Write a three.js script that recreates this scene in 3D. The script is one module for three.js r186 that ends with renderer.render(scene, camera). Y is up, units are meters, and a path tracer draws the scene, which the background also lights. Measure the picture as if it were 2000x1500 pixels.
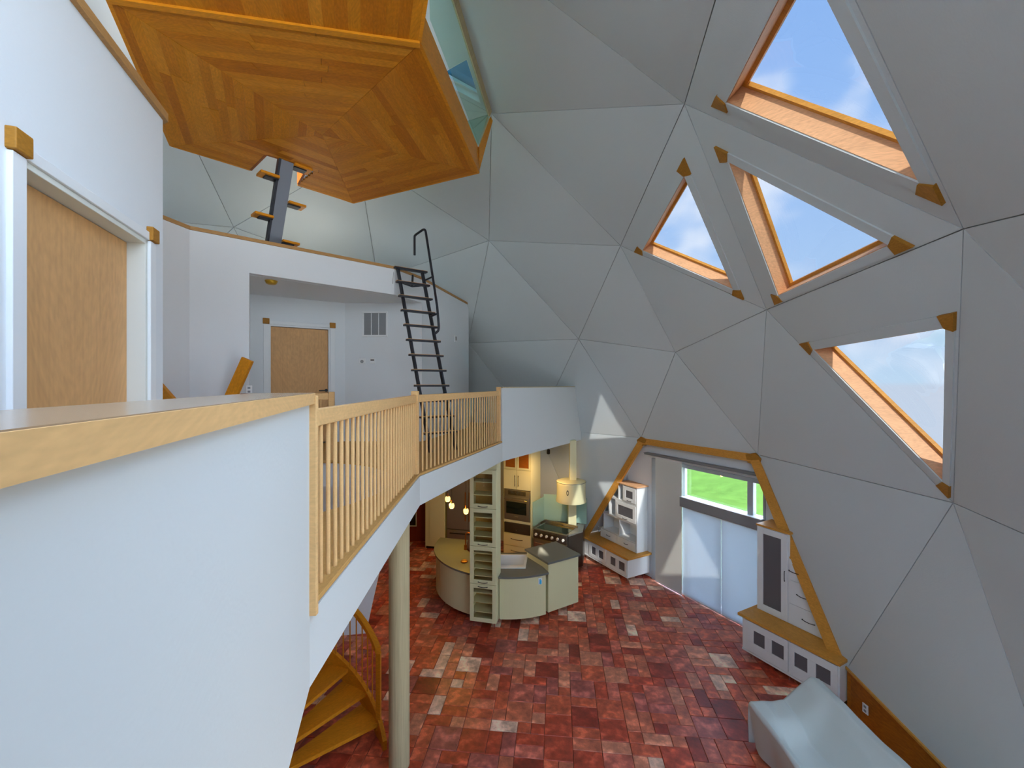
import * as THREE from 'three';
import { mergeGeometries, toCreasedNormals } from 'three/addons/utils/BufferGeometryUtils.js';
import { RoundedBoxGeometry } from 'three/addons/geometries/RoundedBoxGeometry.js';
import { ImprovedNoise } from 'three/addons/math/ImprovedNoise.js';

// ---------------------------------------------------------------- camera, sky, sun, exposure
const EYE = 4.5;
const scene = new THREE.Scene();
const camera = new THREE.PerspectiveCamera(84.55, 2000 / 1500, 0.05, 400);
camera.position.set(0, EYE, 0);
camera.lookAt(0, EYE, -10);
scene.add(camera);
const renderer = new THREE.WebGLRenderer({ antialias: true });
renderer.toneMapping = THREE.LinearToneMapping;
renderer.toneMappingExposure = 1.07;
renderer.shadowMap.enabled = true;
const SKY = 9.1;
const noise = new ImprovedNoise();
function fbm(x, y, z, oct = 4) { let s = 0, a = 0.5; for (let i = 0; i < oct; i++) { s += a * noise.noise(x, y, z); x *= 2.03; y *= 2.03; z *= 2.03; a *= 0.5; } return s; }
{
  const w = 1024, h = 512, d = new Float32Array(w * h * 4);
  for (let j = 0; j < h; j++) for (let i = 0; i < w; i++) {
    const el = ((j + 0.5) / h - 0.5) * Math.PI, az = ((i + 0.5) / w - 0.5) * 2 * Math.PI;
    const x = Math.cos(el) * Math.cos(az), y = Math.sin(el), z = Math.cos(el) * Math.sin(az);
    const e = Math.max(0, y), k = Math.pow(1 - e, 2.2);
    let c = [0.28 + 0.34 * k, 0.49 + 0.27 * k, 0.86 - 0.02 * k];
    const n = fbm(x * 4.2 + 3, y * 6.2, z * 4.2 + 7, 6) + 0.45 * fbm(x * 13, y * 20, z * 13 + 2, 4);
    const cl = THREE.MathUtils.smoothstep(n, -0.16, 0.36) * 0.85;
    c = c.map((v, q) => v * (1 - cl) + [0.93, 0.94, 0.95][q] * cl);
    if (y < 0) c = [0.66, 0.71, 0.76];
    const o = (j * w + i) * 4;
    d[o] = c[0] * SKY; d[o + 1] = c[1] * SKY; d[o + 2] = c[2] * SKY; d[o + 3] = 1;
  }
  const t = new THREE.DataTexture(d, w, h, THREE.RGBAFormat, THREE.FloatType);
  t.mapping = THREE.EquirectangularReflectionMapping; t.magFilter = THREE.LinearFilter; t.minFilter = THREE.LinearFilter; t.needsUpdate = true;
  scene.background = t;
}
const sun = new THREE.DirectionalLight(0xfff1dc, 36);
sun.position.set(2.1 + 0.58 * 4, 6.8 + 5.3 * 4, -3.3 + 6.5 * 4);
sun.target.position.set(2.1, 6.8, -3.3);
sun.castShadow = true;
sun.shadow.mapSize.set(2048, 2048);
Object.assign(sun.shadow.camera, { left: -14, right: 14, top: 14, bottom: -14, near: 1, far: 90 });
scene.add(sun, sun.target);

// ---------------------------------------------------------------- helpers
let seed = 7;
const rnd = () => { seed = (seed * 1664525 + 1013904223) >>> 0; return seed / 4294967296; };
const V = (x, y, z) => new THREE.Vector3(x, y, z);
const used = {};
const numbered = (n) => { const k = used[n] = (used[n] ?? -1) + 1; return k ? n + '_' + String(k).padStart(3, '0') : n; };
function put(o, parent = scene) { o.castShadow = o.receiveShadow = true; parent.add(o); return o; }
function thing(name, label, category, p = [0, 0, 0], turn = 0, group) {
  const o = new THREE.Group(); o.name = numbered(name); o.position.set(...p); o.rotation.y = turn;
  o.userData = { label, category }; if (group) o.userData.group = group;
  scene.add(o); o.updateMatrixWorld(); return o;
}
function structure(name, label, p = [0, 0, 0], turn = 0) {
  const o = new THREE.Group(); o.name = numbered(name); o.position.set(...p); o.rotation.y = turn;
  o.userData = { kind: 'structure', label }; scene.add(o); o.updateMatrixWorld(); return o;
}
function part(name, geo, mat, parent, p, label) {
  const m = new THREE.Mesh(geo, mat); m.name = name; if (p) m.position.set(...p);
  if (label) m.userData.label = label;
  return put(m, parent);
}
// a mesh whose geometry is given in world coordinates, stored relative to its parent
function partW(name, geo, mat, parent, label) {
  parent.updateMatrixWorld(true);
  geo.applyMatrix4(parent.matrixWorld.clone().invert());
  return part(name, geo, mat, parent, null, label);
}
const nonIdx = (g) => (g.index ? g.toNonIndexed() : g);
function planarUV(g, s = 1) {                    // uv in metres by the dominant axis of each triangle
  g = nonIdx(g); const p = g.attributes.position, n = p.count, uv = new Float32Array(n * 2);
  const a = V(), b = V(), c = V();
  for (let i = 0; i < n; i += 3) {
    a.fromBufferAttribute(p, i); b.fromBufferAttribute(p, i + 1); c.fromBufferAttribute(p, i + 2);
    const m = b.clone().sub(a).cross(c.clone().sub(a)), ax = Math.abs(m.x), ay = Math.abs(m.y), az = Math.abs(m.z);
    [a, b, c].forEach((v, k) => {
      const q = ax >= ay && ax >= az ? [v.z, v.y] : ay >= az ? [v.x, v.z] : [v.x, v.y];
      uv[(i + k) * 2] = q[0] * s; uv[(i + k) * 2 + 1] = q[1] * s;
    });
  }
  g.setAttribute('uv', new THREE.BufferAttribute(uv, 2)); return g;
}
const clean = (g) => { g = nonIdx(g); for (const k of Object.keys(g.attributes)) if (!['position', 'normal', 'uv'].includes(k)) g.deleteAttribute(k); if (!g.attributes.normal) g.computeVertexNormals(); if (!g.attributes.uv) planarUV(g); return g; };
const merge = (list) => mergeGeometries(list.map((g) => clean(g)), false);
const box = (w, h, d, x = 0, y = 0, z = 0, r = 0.004) => {
  const g = r > 0 && Math.min(w, h, d) > 2.2 * r ? new RoundedBoxGeometry(w, h, d, 1, r) : new THREE.BoxGeometry(w, h, d);
  return planarUV(g).translate(x, y, z);
};
const span = (x0, x1, y0, y1, z0, z1, r) => box(x1 - x0, y1 - y0, z1 - z0, (x0 + x1) / 2, (y0 + y1) / 2, (z0 + z1) / 2, r);
const cyl = (r0, r1, h, seg = 20, x = 0, y = 0, z = 0) => new THREE.CylinderGeometry(r0, r1, h, seg).translate(x, y, z);
function prism(A, B) {                            // two loops of the same length, joined
  const n = A.length, pos = [], t = (a, b, c) => pos.push(...a.toArray(), ...b.toArray(), ...c.toArray());
  const ca = A.reduce((s, v) => s.add(v), V()).divideScalar(n), cb = B.reduce((s, v) => s.add(v), V()).divideScalar(n);
  const axis = cb.clone().sub(ca), nn = A[1].clone().sub(A[0]).cross(A[2].clone().sub(A[0]));
  const flip = nn.dot(axis) > 0;
  for (let i = 0; i < n; i++) {
    const j = (i + 1) % n;
    if (flip) { t(A[i], A[j], B[j]); t(A[i], B[j], B[i]); t(ca, A[j], A[i]); t(cb, B[i], B[j]); }
    else { t(A[i], B[j], A[j]); t(A[i], B[i], B[j]); t(ca, A[i], A[j]); t(cb, B[j], B[i]); }
  }
  const g = new THREE.BufferGeometry(); g.setAttribute('position', new THREE.Float32BufferAttribute(pos, 3)); g.computeVertexNormals(); return planarUV(g);
}
// a board from p to q: length along local x, height h along `up`, width w across
function board(p, q, w, h, up = V(0, 1, 0), r = 0.004) {
  const x = q.clone().sub(p), L = x.length(); x.normalize();
  const z = x.clone().cross(up).normalize(), y = z.clone().cross(x);
  return box(L, h, w, 0, 0, 0, r).applyMatrix4(new THREE.Matrix4().makeBasis(x, y, z).setPosition(p.clone().add(q).multiplyScalar(0.5)));
}
const rod = (p, q, r, seg = 8) => { const d = q.clone().sub(p), L = d.length(); return new THREE.CylinderGeometry(r, r, L, seg).applyMatrix4(new THREE.Matrix4().compose(p.clone().add(q).multiplyScalar(0.5), new THREE.Quaternion().setFromUnitVectors(V(0, 1, 0), d.normalize()), V(1, 1, 1))); };
const tube = (pts, r, seg = 40, rs = 8, k = 0.15) => new THREE.TubeGeometry(new THREE.CatmullRomCurve3(pts, false, 'catmullrom', k), seg, r, rs);
// a flat shape given in plan (x, z), standing from y0 to y1
function slab(pts, y0, y1, holes = []) {
  const s = new THREE.Shape(pts.map(([x, z]) => new THREE.Vector2(x, -z)));
  for (const h of holes) s.holes.push(new THREE.Path(h.map(([x, z]) => new THREE.Vector2(x, -z))));
  const g = new THREE.ExtrudeGeometry(s, { depth: y1 - y0, bevelEnabled: false }); g.rotateX(-Math.PI / 2).translate(0, y0, 0); return planarUV(g);
}
// a band along a plan path: from `a` to `b` to the left of the walking direction
function offsetPath(pts, d) {
  return pts.map((p, i) => {
    const dir = (a, b) => { const x = b[0] - a[0], z = b[1] - a[1], l = Math.hypot(x, z); return [z / l, -x / l]; };
    const n0 = i ? dir(pts[i - 1], p) : dir(p, pts[1]), n1 = i < pts.length - 1 ? dir(p, pts[i + 1]) : n0;
    let nx = n0[0] + n1[0], nz = n0[1] + n1[1]; const l = Math.hypot(nx, nz); nx /= l; nz /= l;
    const k = d / Math.max(0.3, nx * n0[0] + nz * n0[1]); return [p[0] + nx * k, p[1] + nz * k];
  });
}
const band = (pts, a, b, y0, y1) => slab([...offsetPath(pts, a), ...offsetPath(pts, b).reverse()], y0, y1);
// a wall between two plan points with rectangular openings [x0, x1, y0, y1]; it lies to the local +z side
function wallGeo(len, y0, y1, t, holes = []) {
  const s = new THREE.Shape([[0, y0], [len, y0], [len, y1], [0, y1]].map((p) => new THREE.Vector2(...p)));
  for (const [a, b, c, d] of holes) s.holes.push(new THREE.Path([[a, c], [a, d], [b, d], [b, c]].map((p) => new THREE.Vector2(...p))));
  return planarUV(new THREE.ExtrudeGeometry(s, { depth: t, bevelEnabled: false }));
}
const turnOf = (p, q) => Math.atan2(-(q[1] - p[1]), q[0] - p[0]);

// ---------------------------------------------------------------- procedural textures and materials
function tex(n, fn, rx = 1, ry = rx, srgb = true, turn = 0) {
  const d = new Uint8Array(n * n * 4);
  for (let j = 0; j < n; j++) for (let i = 0; i < n; i++) { const c = fn(i / n, j / n), o = (j * n + i) * 4; d[o] = c[0]; d[o + 1] = c[1]; d[o + 2] = c[2]; d[o + 3] = 255; }
  const t = new THREE.DataTexture(d, n, n); t.wrapS = t.wrapT = THREE.RepeatWrapping; t.magFilter = THREE.LinearFilter; t.minFilter = THREE.LinearMipmapLinearFilter; t.generateMipmaps = true;
  if (srgb) t.colorSpace = THREE.SRGBColorSpace; t.repeat.set(rx, ry); t.rotation = turn; t.needsUpdate = true; return t;
}
const cl8 = (v) => Math.max(0, Math.min(255, v));
// noise that repeats over the unit square
function tile2(u, v, f, z = 0, oct = 4) {
  const a = Math.cos(2 * Math.PI * u), b = Math.sin(2 * Math.PI * u), c = Math.cos(2 * Math.PI * v), d = Math.sin(2 * Math.PI * v);
  return fbm(a * f + z, b * f + c * f * 1.3, d * f + z * 2.1, oct);
}
function woodTex(base, along, k = 1, z = 0, turn = 0) {      // grain along u
  return tex(512, (u, v) => {
    const g = tile2(u, v, 0.5, z, 2) * 0.5, streak = tile2(u * 1, v, 7, z + g, 3) , fine = noise.noise(Math.cos(6.283 * u) * 1.2, v * 90, z);
    const s = 1 + k * (0.16 * streak + 0.10 * g * 2 + 0.05 * fine);
    return [cl8(base[0] * s), cl8(base[1] * (s * 1.0)), cl8(base[2] * (s * 0.98))];
  }, along, along * 2, true, turn);
}
const bumpFine = tex(256, (u, v) => { const n = 128 + 110 * tile2(u, v, 9, 3, 4); return [n, n, n]; }, 1.2, 1.2, false);
const std = (o) => new THREE.MeshStandardMaterial(o);
const satin = (o) => new THREE.MeshPhysicalMaterial({ specularIntensity: 0.35, ...o });
const MAT = {
  dome: std({ color: 0xc9d1d2, roughness: 0.82, bumpMap: bumpFine, bumpScale: 0.0015 }),
  joint: std({ color: 0x9a9ea0, roughness: 0.9 }),
  wall: std({ color: 0xe0e4e6, roughness: 0.8, bumpMap: bumpFine, bumpScale: 0.001 }),
  white: std({ color: 0xe6e8e8, roughness: 0.5 }),
  cabinet: std({ color: 0xe2e4e2, roughness: 0.45 }),
  cream: std({ color: 0xdad6aa, roughness: 0.45 }),
  maple: satin({ map: woodTex([206, 160, 96], 0.7, 0.6), roughness: 0.5 }),
  mapleLight: satin({ map: woodTex([226, 182, 126], 0.7, 0.5, 4), roughness: 0.5 }),
  honey: satin({ map: woodTex([218, 142, 34], 0.6, 0.8, 9), roughness: 0.38 }),
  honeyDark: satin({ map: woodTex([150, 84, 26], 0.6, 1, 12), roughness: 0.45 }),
  trimWood: satin({ map: woodTex([206, 146, 66], 0.7, 0.9, 2), roughness: 0.45 }),
  blockWood: satin({ map: woodTex([168, 116, 44], 0.9, 1, 21), roughness: 0.5 }),
  reveal: satin({ map: woodTex([222, 170, 128], 0.7, 0.8, 15), roughness: 0.5 }),
  doorWood: satin({ map: woodTex([212, 164, 112], 0.3, 0.6, 6, Math.PI / 2), roughness: 0.45 }),
  plywood: satin({ map: woodTex([172, 100, 28], 0.4, 1.2, 17), roughness: 0.5 }),
  redWood: std({ map: woodTex([118, 38, 18], 0.6, 1, 19), roughness: 0.4 }),
  columnWood: std({ map: woodTex([188, 174, 138], 0.5, 0.8, 23, Math.PI / 2), roughness: 0.7 }),
  steel: std({ color: 0x9b968e, roughness: 0.28, metalness: 0.9 }),
  steelDark: std({ color: 0x5c5852, roughness: 0.3, metalness: 0.8 }),
  fridge: std({ color: 0x8d8580, roughness: 0.4, metalness: 0.6 }),
  black: std({ color: 0x17181a, roughness: 0.4, metalness: 0.3 }),
  blackGlass: std({ color: 0x0d1513, roughness: 0.06 }),
  iron: std({ color: 0x34363d, roughness: 0.45, metalness: 0.5 }),
  ironGrey: std({ color: 0x7c828c, roughness: 0.45, metalness: 0.3 }),
  chrome: std({ color: 0xd0d0d0, roughness: 0.12, metalness: 1 }),
  copper: std({ color: 0xa8683c, roughness: 0.3, metalness: 0.9 }),
  brass: std({ color: 0xc7a032, roughness: 0.35, metalness: 0.6 }),
  counter: std({ color: 0x6d6f69, roughness: 0.38 }),
  sage: new THREE.MeshPhysicalMaterial({ color: 0xa6cbbd, roughness: 0.2, clearcoat: 0.6 }),
  mesh: std({ map: tex(128, (u, v) => { const s = ((u * 16) % 1 < 0.35) || ((v * 16) % 1 < 0.35) ? 118 : 84; return [s, s, s + 4]; }, 12), roughness: 0.6, metalness: 0.3 }),
  ventDark: std({ color: 0x8c8e90, roughness: 0.6 }),
  shade: new THREE.MeshPhysicalMaterial({ color: 0xd8e2ea, roughness: 0.95, transmission: 0.28, thickness: 0 }),
  shadeCream: std({ color: 0xd8dad2, roughness: 0.9 }),
  glass: new THREE.MeshPhysicalMaterial({ color: 0xffffff, roughness: 0, transmission: 1, thickness: 0, ior: 1.45 }),
  acrylic: new THREE.MeshPhysicalMaterial({ color: new THREE.Color().setRGB(0.087, 0.096, 0.111), roughness: 0, transmission: 1, thickness: 0, ior: 1.3 }),
  glassGreen: new THREE.MeshPhysicalMaterial({ color: 0xe4f5ef, roughness: 0, transmission: 1, thickness: 0, ior: 1.3 }),
  cabGlass: new THREE.MeshPhysicalMaterial({ color: 0xfbfaf4, roughness: 0.03, transmission: 1, thickness: 0, ior: 1.4 }),
  sheet: std({ color: 0xc4cdca, roughness: 0.95 }),
  grout: std({ color: 0x7c4a38, roughness: 0.9 }),
  lamp: std({ color: 0xfff0c0, emissive: 0xffd27a, emissiveIntensity: 2.2, roughness: 0.6 }),
  blueLight: std({ color: 0x2a7fa8, emissive: 0x1f7fae, emissiveIntensity: 0.5, roughness: 0.4 }),
  lawn: new THREE.MeshPhysicalMaterial({ specularIntensity: 0, map: tex(512, (u, v) => { const n = tile2(u, v, 2, 5, 5), f = tile2(u, v, 30, 8, 2); const s = 1 + 0.18 * n + 0.2 * f; return [cl8(49 * s), cl8(73 * s), cl8(34 * s)]; }, 0.12), roughness: 1 }),
  balcony: std({ color: 0xd2d6d4, roughness: 0.8, bumpMap: bumpFine, bumpScale: 0.001 }),
  edgeWood: satin({ map: woodTex([178, 136, 88], 0.7, 0.7, 41), roughness: 0.5 }),
  cupolaPane: new THREE.MeshPhysicalMaterial({ color: new THREE.Color().setRGB(0.06, 0.13, 0.17), roughness: 0, transmission: 1, thickness: 0, ior: 1.3 }),
  knob: std({ color: 0xdcdcd6, roughness: 0.3 }),
  capTopShaded: std({ map: woodTex([158, 136, 112], 0.7, 0.4, 27), roughness: 0.22 }),  // cap wood with shade and the door reflection put into its colour
  frameGrey: std({ color: 0xa4aaae, roughness: 0.5 }),
  roof: std({ color: 0xb9bcbd, roughness: 0.9 }),
};
// ---------------------------------------------------------------- the dome
const R = 7.22, DOME = V(-2.436, 1.907, -5.427), LAT = Math.atan(0.5), YAW = 1.08338;
const hub = {};
{
  const sy = Math.sin(YAW), cy = Math.cos(YAW), dir = (lat, az) => V(Math.cos(lat) * Math.sin(az), Math.sin(lat), Math.cos(lat) * Math.cos(az));
  const base = { T: V(0, 1, 0) };
  for (let k = 0; k < 5; k++) { base['u' + k] = dir(LAT, k * 0.4 * Math.PI); base['l' + k] = dir(-LAT, (k + 0.5) * 0.4 * Math.PI); }
  const world = (p) => V(-cy * p.x + sy * p.z, p.y, -(sy * p.x + cy * p.z)).multiplyScalar(R).add(DOME);
  const ks = Object.keys(base), near = (a, b) => a !== b && base[a].distanceTo(base[b]) < 1.06, th = Math.acos(base.T.dot(base.u0)), t = 0.3042;
  for (const a of ks) {
    hub[a] = world(base[a]);
    for (const b of ks) if (near(a, b)) hub[a + '>' + b] = world(base[a].clone().multiplyScalar(Math.sin((1 - t) * th)).addScaledVector(base[b], Math.sin(t * th)).divideScalar(Math.sin(th)));
    for (const b of ks) for (const c of ks) if (a < b && b < c && near(a, b) && near(b, c) && near(a, c)) hub[[a, b, c].sort().join('.')] = world(base[a].clone().add(base[b]).add(base[c]).normalize());
  }
  // hubs measured a few centimetres off the ideal sphere
  const off = { 'T.u0.u4': [1.951, 7.667, -4.777], 'u4>u0': [3.27, 5.623, -3.059], 'u0>u4': [3.699, 5.579, -6.141], 'u0>T': [2.003, 7.051, -7.795], 'T.u0.u1': [-0.51, 7.675, -9.354], 'u0>u1': [1.597, 5.581, -10.135],
    'u0.u4.l4': [4.606, 3.26, -4.409], 'l0.u0>': 0, 'u0>l0': [3.034, 3.236, -9.933], 'u0>l4': [4.343, 3.251, -7.465], 'T>u0': [-0.318, 8.698, -6.56], 'l4>u0': [4.636, 0.571, -5.84] };
  for (const k in off) if (off[k]) { const n = k.includes('.') ? k.split('.').sort().join('.') : k; hub[n].set(...off[k]); }
  for (const k in hub) if (hub[k].y < 0.2) delete hub[k];
}
const H = (k) => hub[k.includes('.') ? k.split('.').sort().join('.') : k];
const outward = (p, d) => p.clone().add(p.clone().sub(DOME).normalize().multiplyScalar(d));
function insetTri([a, b, c], [dab, dbc, dca]) {
  const ab = b.distanceTo(a), bc = c.distanceTo(b), ca = a.distanceTo(c), A2 = b.clone().sub(a).cross(c.clone().sub(a)).length();
  const ha = A2 / bc, hb = A2 / ca, hc = A2 / ab;
  const at = (x, y, z) => { const wa = y / ha, wb = z / hb, wc = x / hc; return V().addScaledVector(a, wa).addScaledVector(b, wb).addScaledVector(c, wc); };
  const fill = (x, y, z) => { // two distances known, the third makes weights sum to one
    if (y === null) return at(x, (1 - x / hc - z / hb) * ha, z);
    if (z === null) return at(x, y, (1 - x / hc - y / ha) * hb);
    return at((1 - y / ha - z / hb) * hc, y, z);
  };
  return [fill(dab, null, dca), fill(dab, dbc, null), fill(null, dbc, dca)];
}
const triKey = (t) => t.map((k) => (k.includes('.') ? k.split('.').sort().join('.') : k)).sort().join('|');
const SKYLIGHTS = [
  { tri: ['T.u0.u4', 'u4>T', 'u4>u0'], d: [0.43, 0.155, 0.335], mat: 'acrylic', label: 'largest triangular skylight at the top, above the other skylights' },
  { tri: ['T.u0.u4', 'u0>u4', 'u4>u0'], d: [0.38, 0.12, 0.46], mat: 'acrylic', label: 'triangular skylight in the middle with wispy cloud, pointing down to the left' },
  { tri: ['T.u0.u4', 'u0>T', 'u0>u4'], d: [0.41, 0.13, 0.415], mat: 'acrylic', label: 'small narrow triangular skylight, leftmost of the four' },
  { tri: ['u0>u4', 'u0.u4.l4', 'u4>u0'], d: [0.155, 0.103, 0.71], mat: 'acrylic', label: 'lowest triangular skylight, to the right above the long white cabinet' },
];
const ADDED_GLAZING = [  // unseen windows added to brighten the room
  ['u3>u4', 'u3>l3', 'u3.u4.l3'],
  ['u4', 'u4>T', 'u4>u3'], ['u4', 'u4>l4', 'u4>u0', 0.1, 0.3, 0.3],
  ['u4>T', 'u4>u3', 'T.u3.u4'], ['T.u3.u4', 'u4>u3', 'u3>u4'],
  ['u3>T', 'T.u3.u4', 'u3>u4'],
  ['u4>l3', 'u4>l4', 'u4.l3.l4'], ['l4>u4', 'u4>l4', 'u4.l3.l4'],
];
const CUPOLA = [['T', 'T>u4', 'T>u0']];
const OPEN = [['u0>l0', 'u0>l4', 'u0.l0.l4'], ['l0>u0', 'u0>l0', 'u0.l0.l4'], ['l4>u0', 'u0>l4', 'u0.l0.l4']].map(triKey);
const glazed = new Map();
SKYLIGHTS.forEach((s) => glazed.set(triKey(s.tri), s));
ADDED_GLAZING.forEach(([a, b, c, ...d]) => glazed.set(triKey([a, b, c]), { tri: [a, b, c], d: d.length ? d : [0.08, 0.08, 0.08], mat: 'glass', label: 'clear triangular window added out of view behind the balcony to let in more daylight', plain: true }));
CUPOLA.forEach((t) => glazed.set(triKey(t), { tri: t, d: [1.35, 0.12, 0.1], mat: 'cupolaPane', label: 'small cupola skylight with blue sky, seen through the glass panel of the loft platform', plain: true }));
[['T', 'T>u3', 'T>u2', 0.1, 0.1, 0.1], ['T', 'T>u4', 'T>u3', 0.8, 0.12, 0.1]].forEach(([a, b, c, ...d]) => glazed.set(triKey([a, b, c]), { tri: [a, b, c], d, mat: 'glass', label: 'clear cupola skylight added out of view to brighten the space above the loft platform', plain: true }));  // extra unseen skylights, added to light the cupola
const dome = structure('ceiling', 'white geodesic dome of triangular panels', [DOME.x, 0, DOME.z]);
{
  const shell = [], names = Object.keys(hub), lim = 0.47 * R;
  const GAP = 0.005, T1 = 0.03, T2 = 0.2;
  for (let i = 0; i < names.length; i++) for (let j = i + 1; j < names.length; j++) {
    if (hub[names[i]].distanceTo(hub[names[j]]) > lim) continue;
    for (let k = j + 1; k < names.length; k++) {
      if (hub[names[i]].distanceTo(hub[names[k]]) > lim || hub[names[j]].distanceTo(hub[names[k]]) > lim) continue;
      let t = [names[i], names[j], names[k]]; const key = triKey(t);
      if (OPEN.includes(key)) continue;
      const g = glazed.get(key); if (g) t = g.tri;
      const P = t.map((n) => H(n).clone()), d = g ? g.d : null;
      const panel = insetTri(P, [GAP, GAP, GAP]);
      const mat = MAT.dome;
      if (!g) {
        partW('panel', prism(panel, panel.map((p) => outward(p, T1))), mat, dome);
        shell.push(prism(P.map((p) => outward(p, T1 - 0.006)), P.map((p) => outward(p, T2))));
      } else {
        const hole = insetTri(P, d), ring = [], ringOut = [];
        for (let e = 0; e < 3; e++) {
          const f = (e + 1) % 3;
          ring.push(prism([panel[e], panel[f], hole[f], hole[e]], [panel[e], panel[f], hole[f], hole[e]].map((p) => outward(p, T1))));
          const q = [P[e], P[f], hole[f], hole[e]];
          shell.push(prism(q.map((p) => outward(p, T1 - 0.006)), q.map((p) => outward(p, T2))));
        }
        partW('panel', merge(ring), mat, dome);
        makeSkylight(g, P, hole);
      }
    }
  }
  partW('outer_shell', merge(shell), MAT.joint, dome);
}
function makeSkylight(g, P, hole) {
  const mid = hole.reduce((s, p) => s.add(p), V()).divideScalar(3), n = V().crossVectors(hole[1].clone().sub(hole[0]), hole[2].clone().sub(hole[0])).normalize();
  if (n.dot(mid.clone().sub(DOME)) < 0) n.negate();
  const w = structure('window_' + (makeSkylight.n = (makeSkylight.n ?? 0) + 1), g.label, mid.toArray());
  const lift = (p, d) => p.clone().addScaledVector(n, d);
  const D = g.plain ? 0.12 : 0.2;
  for (let e = 0; e < 3; e++) {                    // wooden reveal boards
    const f = (e + 1) % 3, a = hole[e], b = hole[f], c = mid, inn = (p, q) => p.clone().lerp(q, 0.014 / p.distanceTo(q));
    partW('reveal_board', prism([a, b, inn(b, c), inn(a, c)], [a, b, inn(b, c), inn(a, c)].map((p) => lift(p, D + 0.02))), g.plain ? MAT.white : MAT.reveal, w);
  }
  const lip = insetTri(hole, [0.045, 0.045, 0.045]);
  for (let e = 0; e < 3; e++) {
    const f = (e + 1) % 3, q = [hole[e], hole[f], lip[f], lip[e]];
    partW('frame', prism(q.map((p) => lift(p, D - 0.03)), q.map((p) => lift(p, D + 0.01))), g.plain ? MAT.white : MAT.trimWood, w);
  }
  // acrylic pane, gently domed on the skylights
  const pane = insetTri(hole, [0.02, 0.02, 0.02]).map((p) => lift(p, D + 0.012));
  if (g.plain) partW('pane', prism(pane, pane.map((p) => lift(p, 0.004))), MAT[g.mat], w);
  else {
    const pos = [], N = 12, at = (i, j) => { const u = i / N, v = j / N, s = 1 - u - v; const b = Math.max(0, 27 * u * v * s); return pane[0].clone().multiplyScalar(s).addScaledVector(pane[1], u).addScaledVector(pane[2], v).addScaledVector(n, 0.12 * Math.pow(b, 0.6)); };
    for (let i = 0; i < N; i++) for (let j = 0; j < N - i; j++) { pos.push(at(i, j), at(i + 1, j), at(i, j + 1)); if (i + j < N - 1) pos.push(at(i + 1, j), at(i + 1, j + 1), at(i, j + 1)); }
    const bg = new THREE.BufferGeometry(); bg.setFromPoints(pos); bg.computeVertexNormals();
    partW('pane', toCreasedNormals(planarUV(bg), 1), MAT[g.mat], w);
  }
  if (g.plain) return;
  const casing = insetTri(P, g.d.map((d) => Math.max(0.03, d - 0.11)));
  for (let e = 0; e < 3; e++) {                    // white casing boards and wooden corner blocks
    const f = (e + 1) % 3, q = [casing[e], casing[f], hole[f], hole[e]];
    partW('casing', prism(q.map((p) => lift(p, -0.014)), q.map((p) => lift(p, 0.004))), MAT.dome, w);
  }
  for (let e = 0; e < 3; e++) {
    const p = hole[e], q = casing[e], foot = (o) => { const u = casing[o].clone().sub(q).normalize(); return q.clone().addScaledVector(u, p.clone().sub(q).dot(u)); };
    const k = [p, foot((e + 1) % 3), q, foot((e + 2) % 3)];
    const grow = (v) => v.clone().sub(p).multiplyScalar(1.06).add(p);
    partW('corner_block', prism(k.map((v) => lift(grow(v), -0.03)), k.map((v) => lift(grow(v), 0.004))), MAT.blockWood, w);
  }
}
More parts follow.
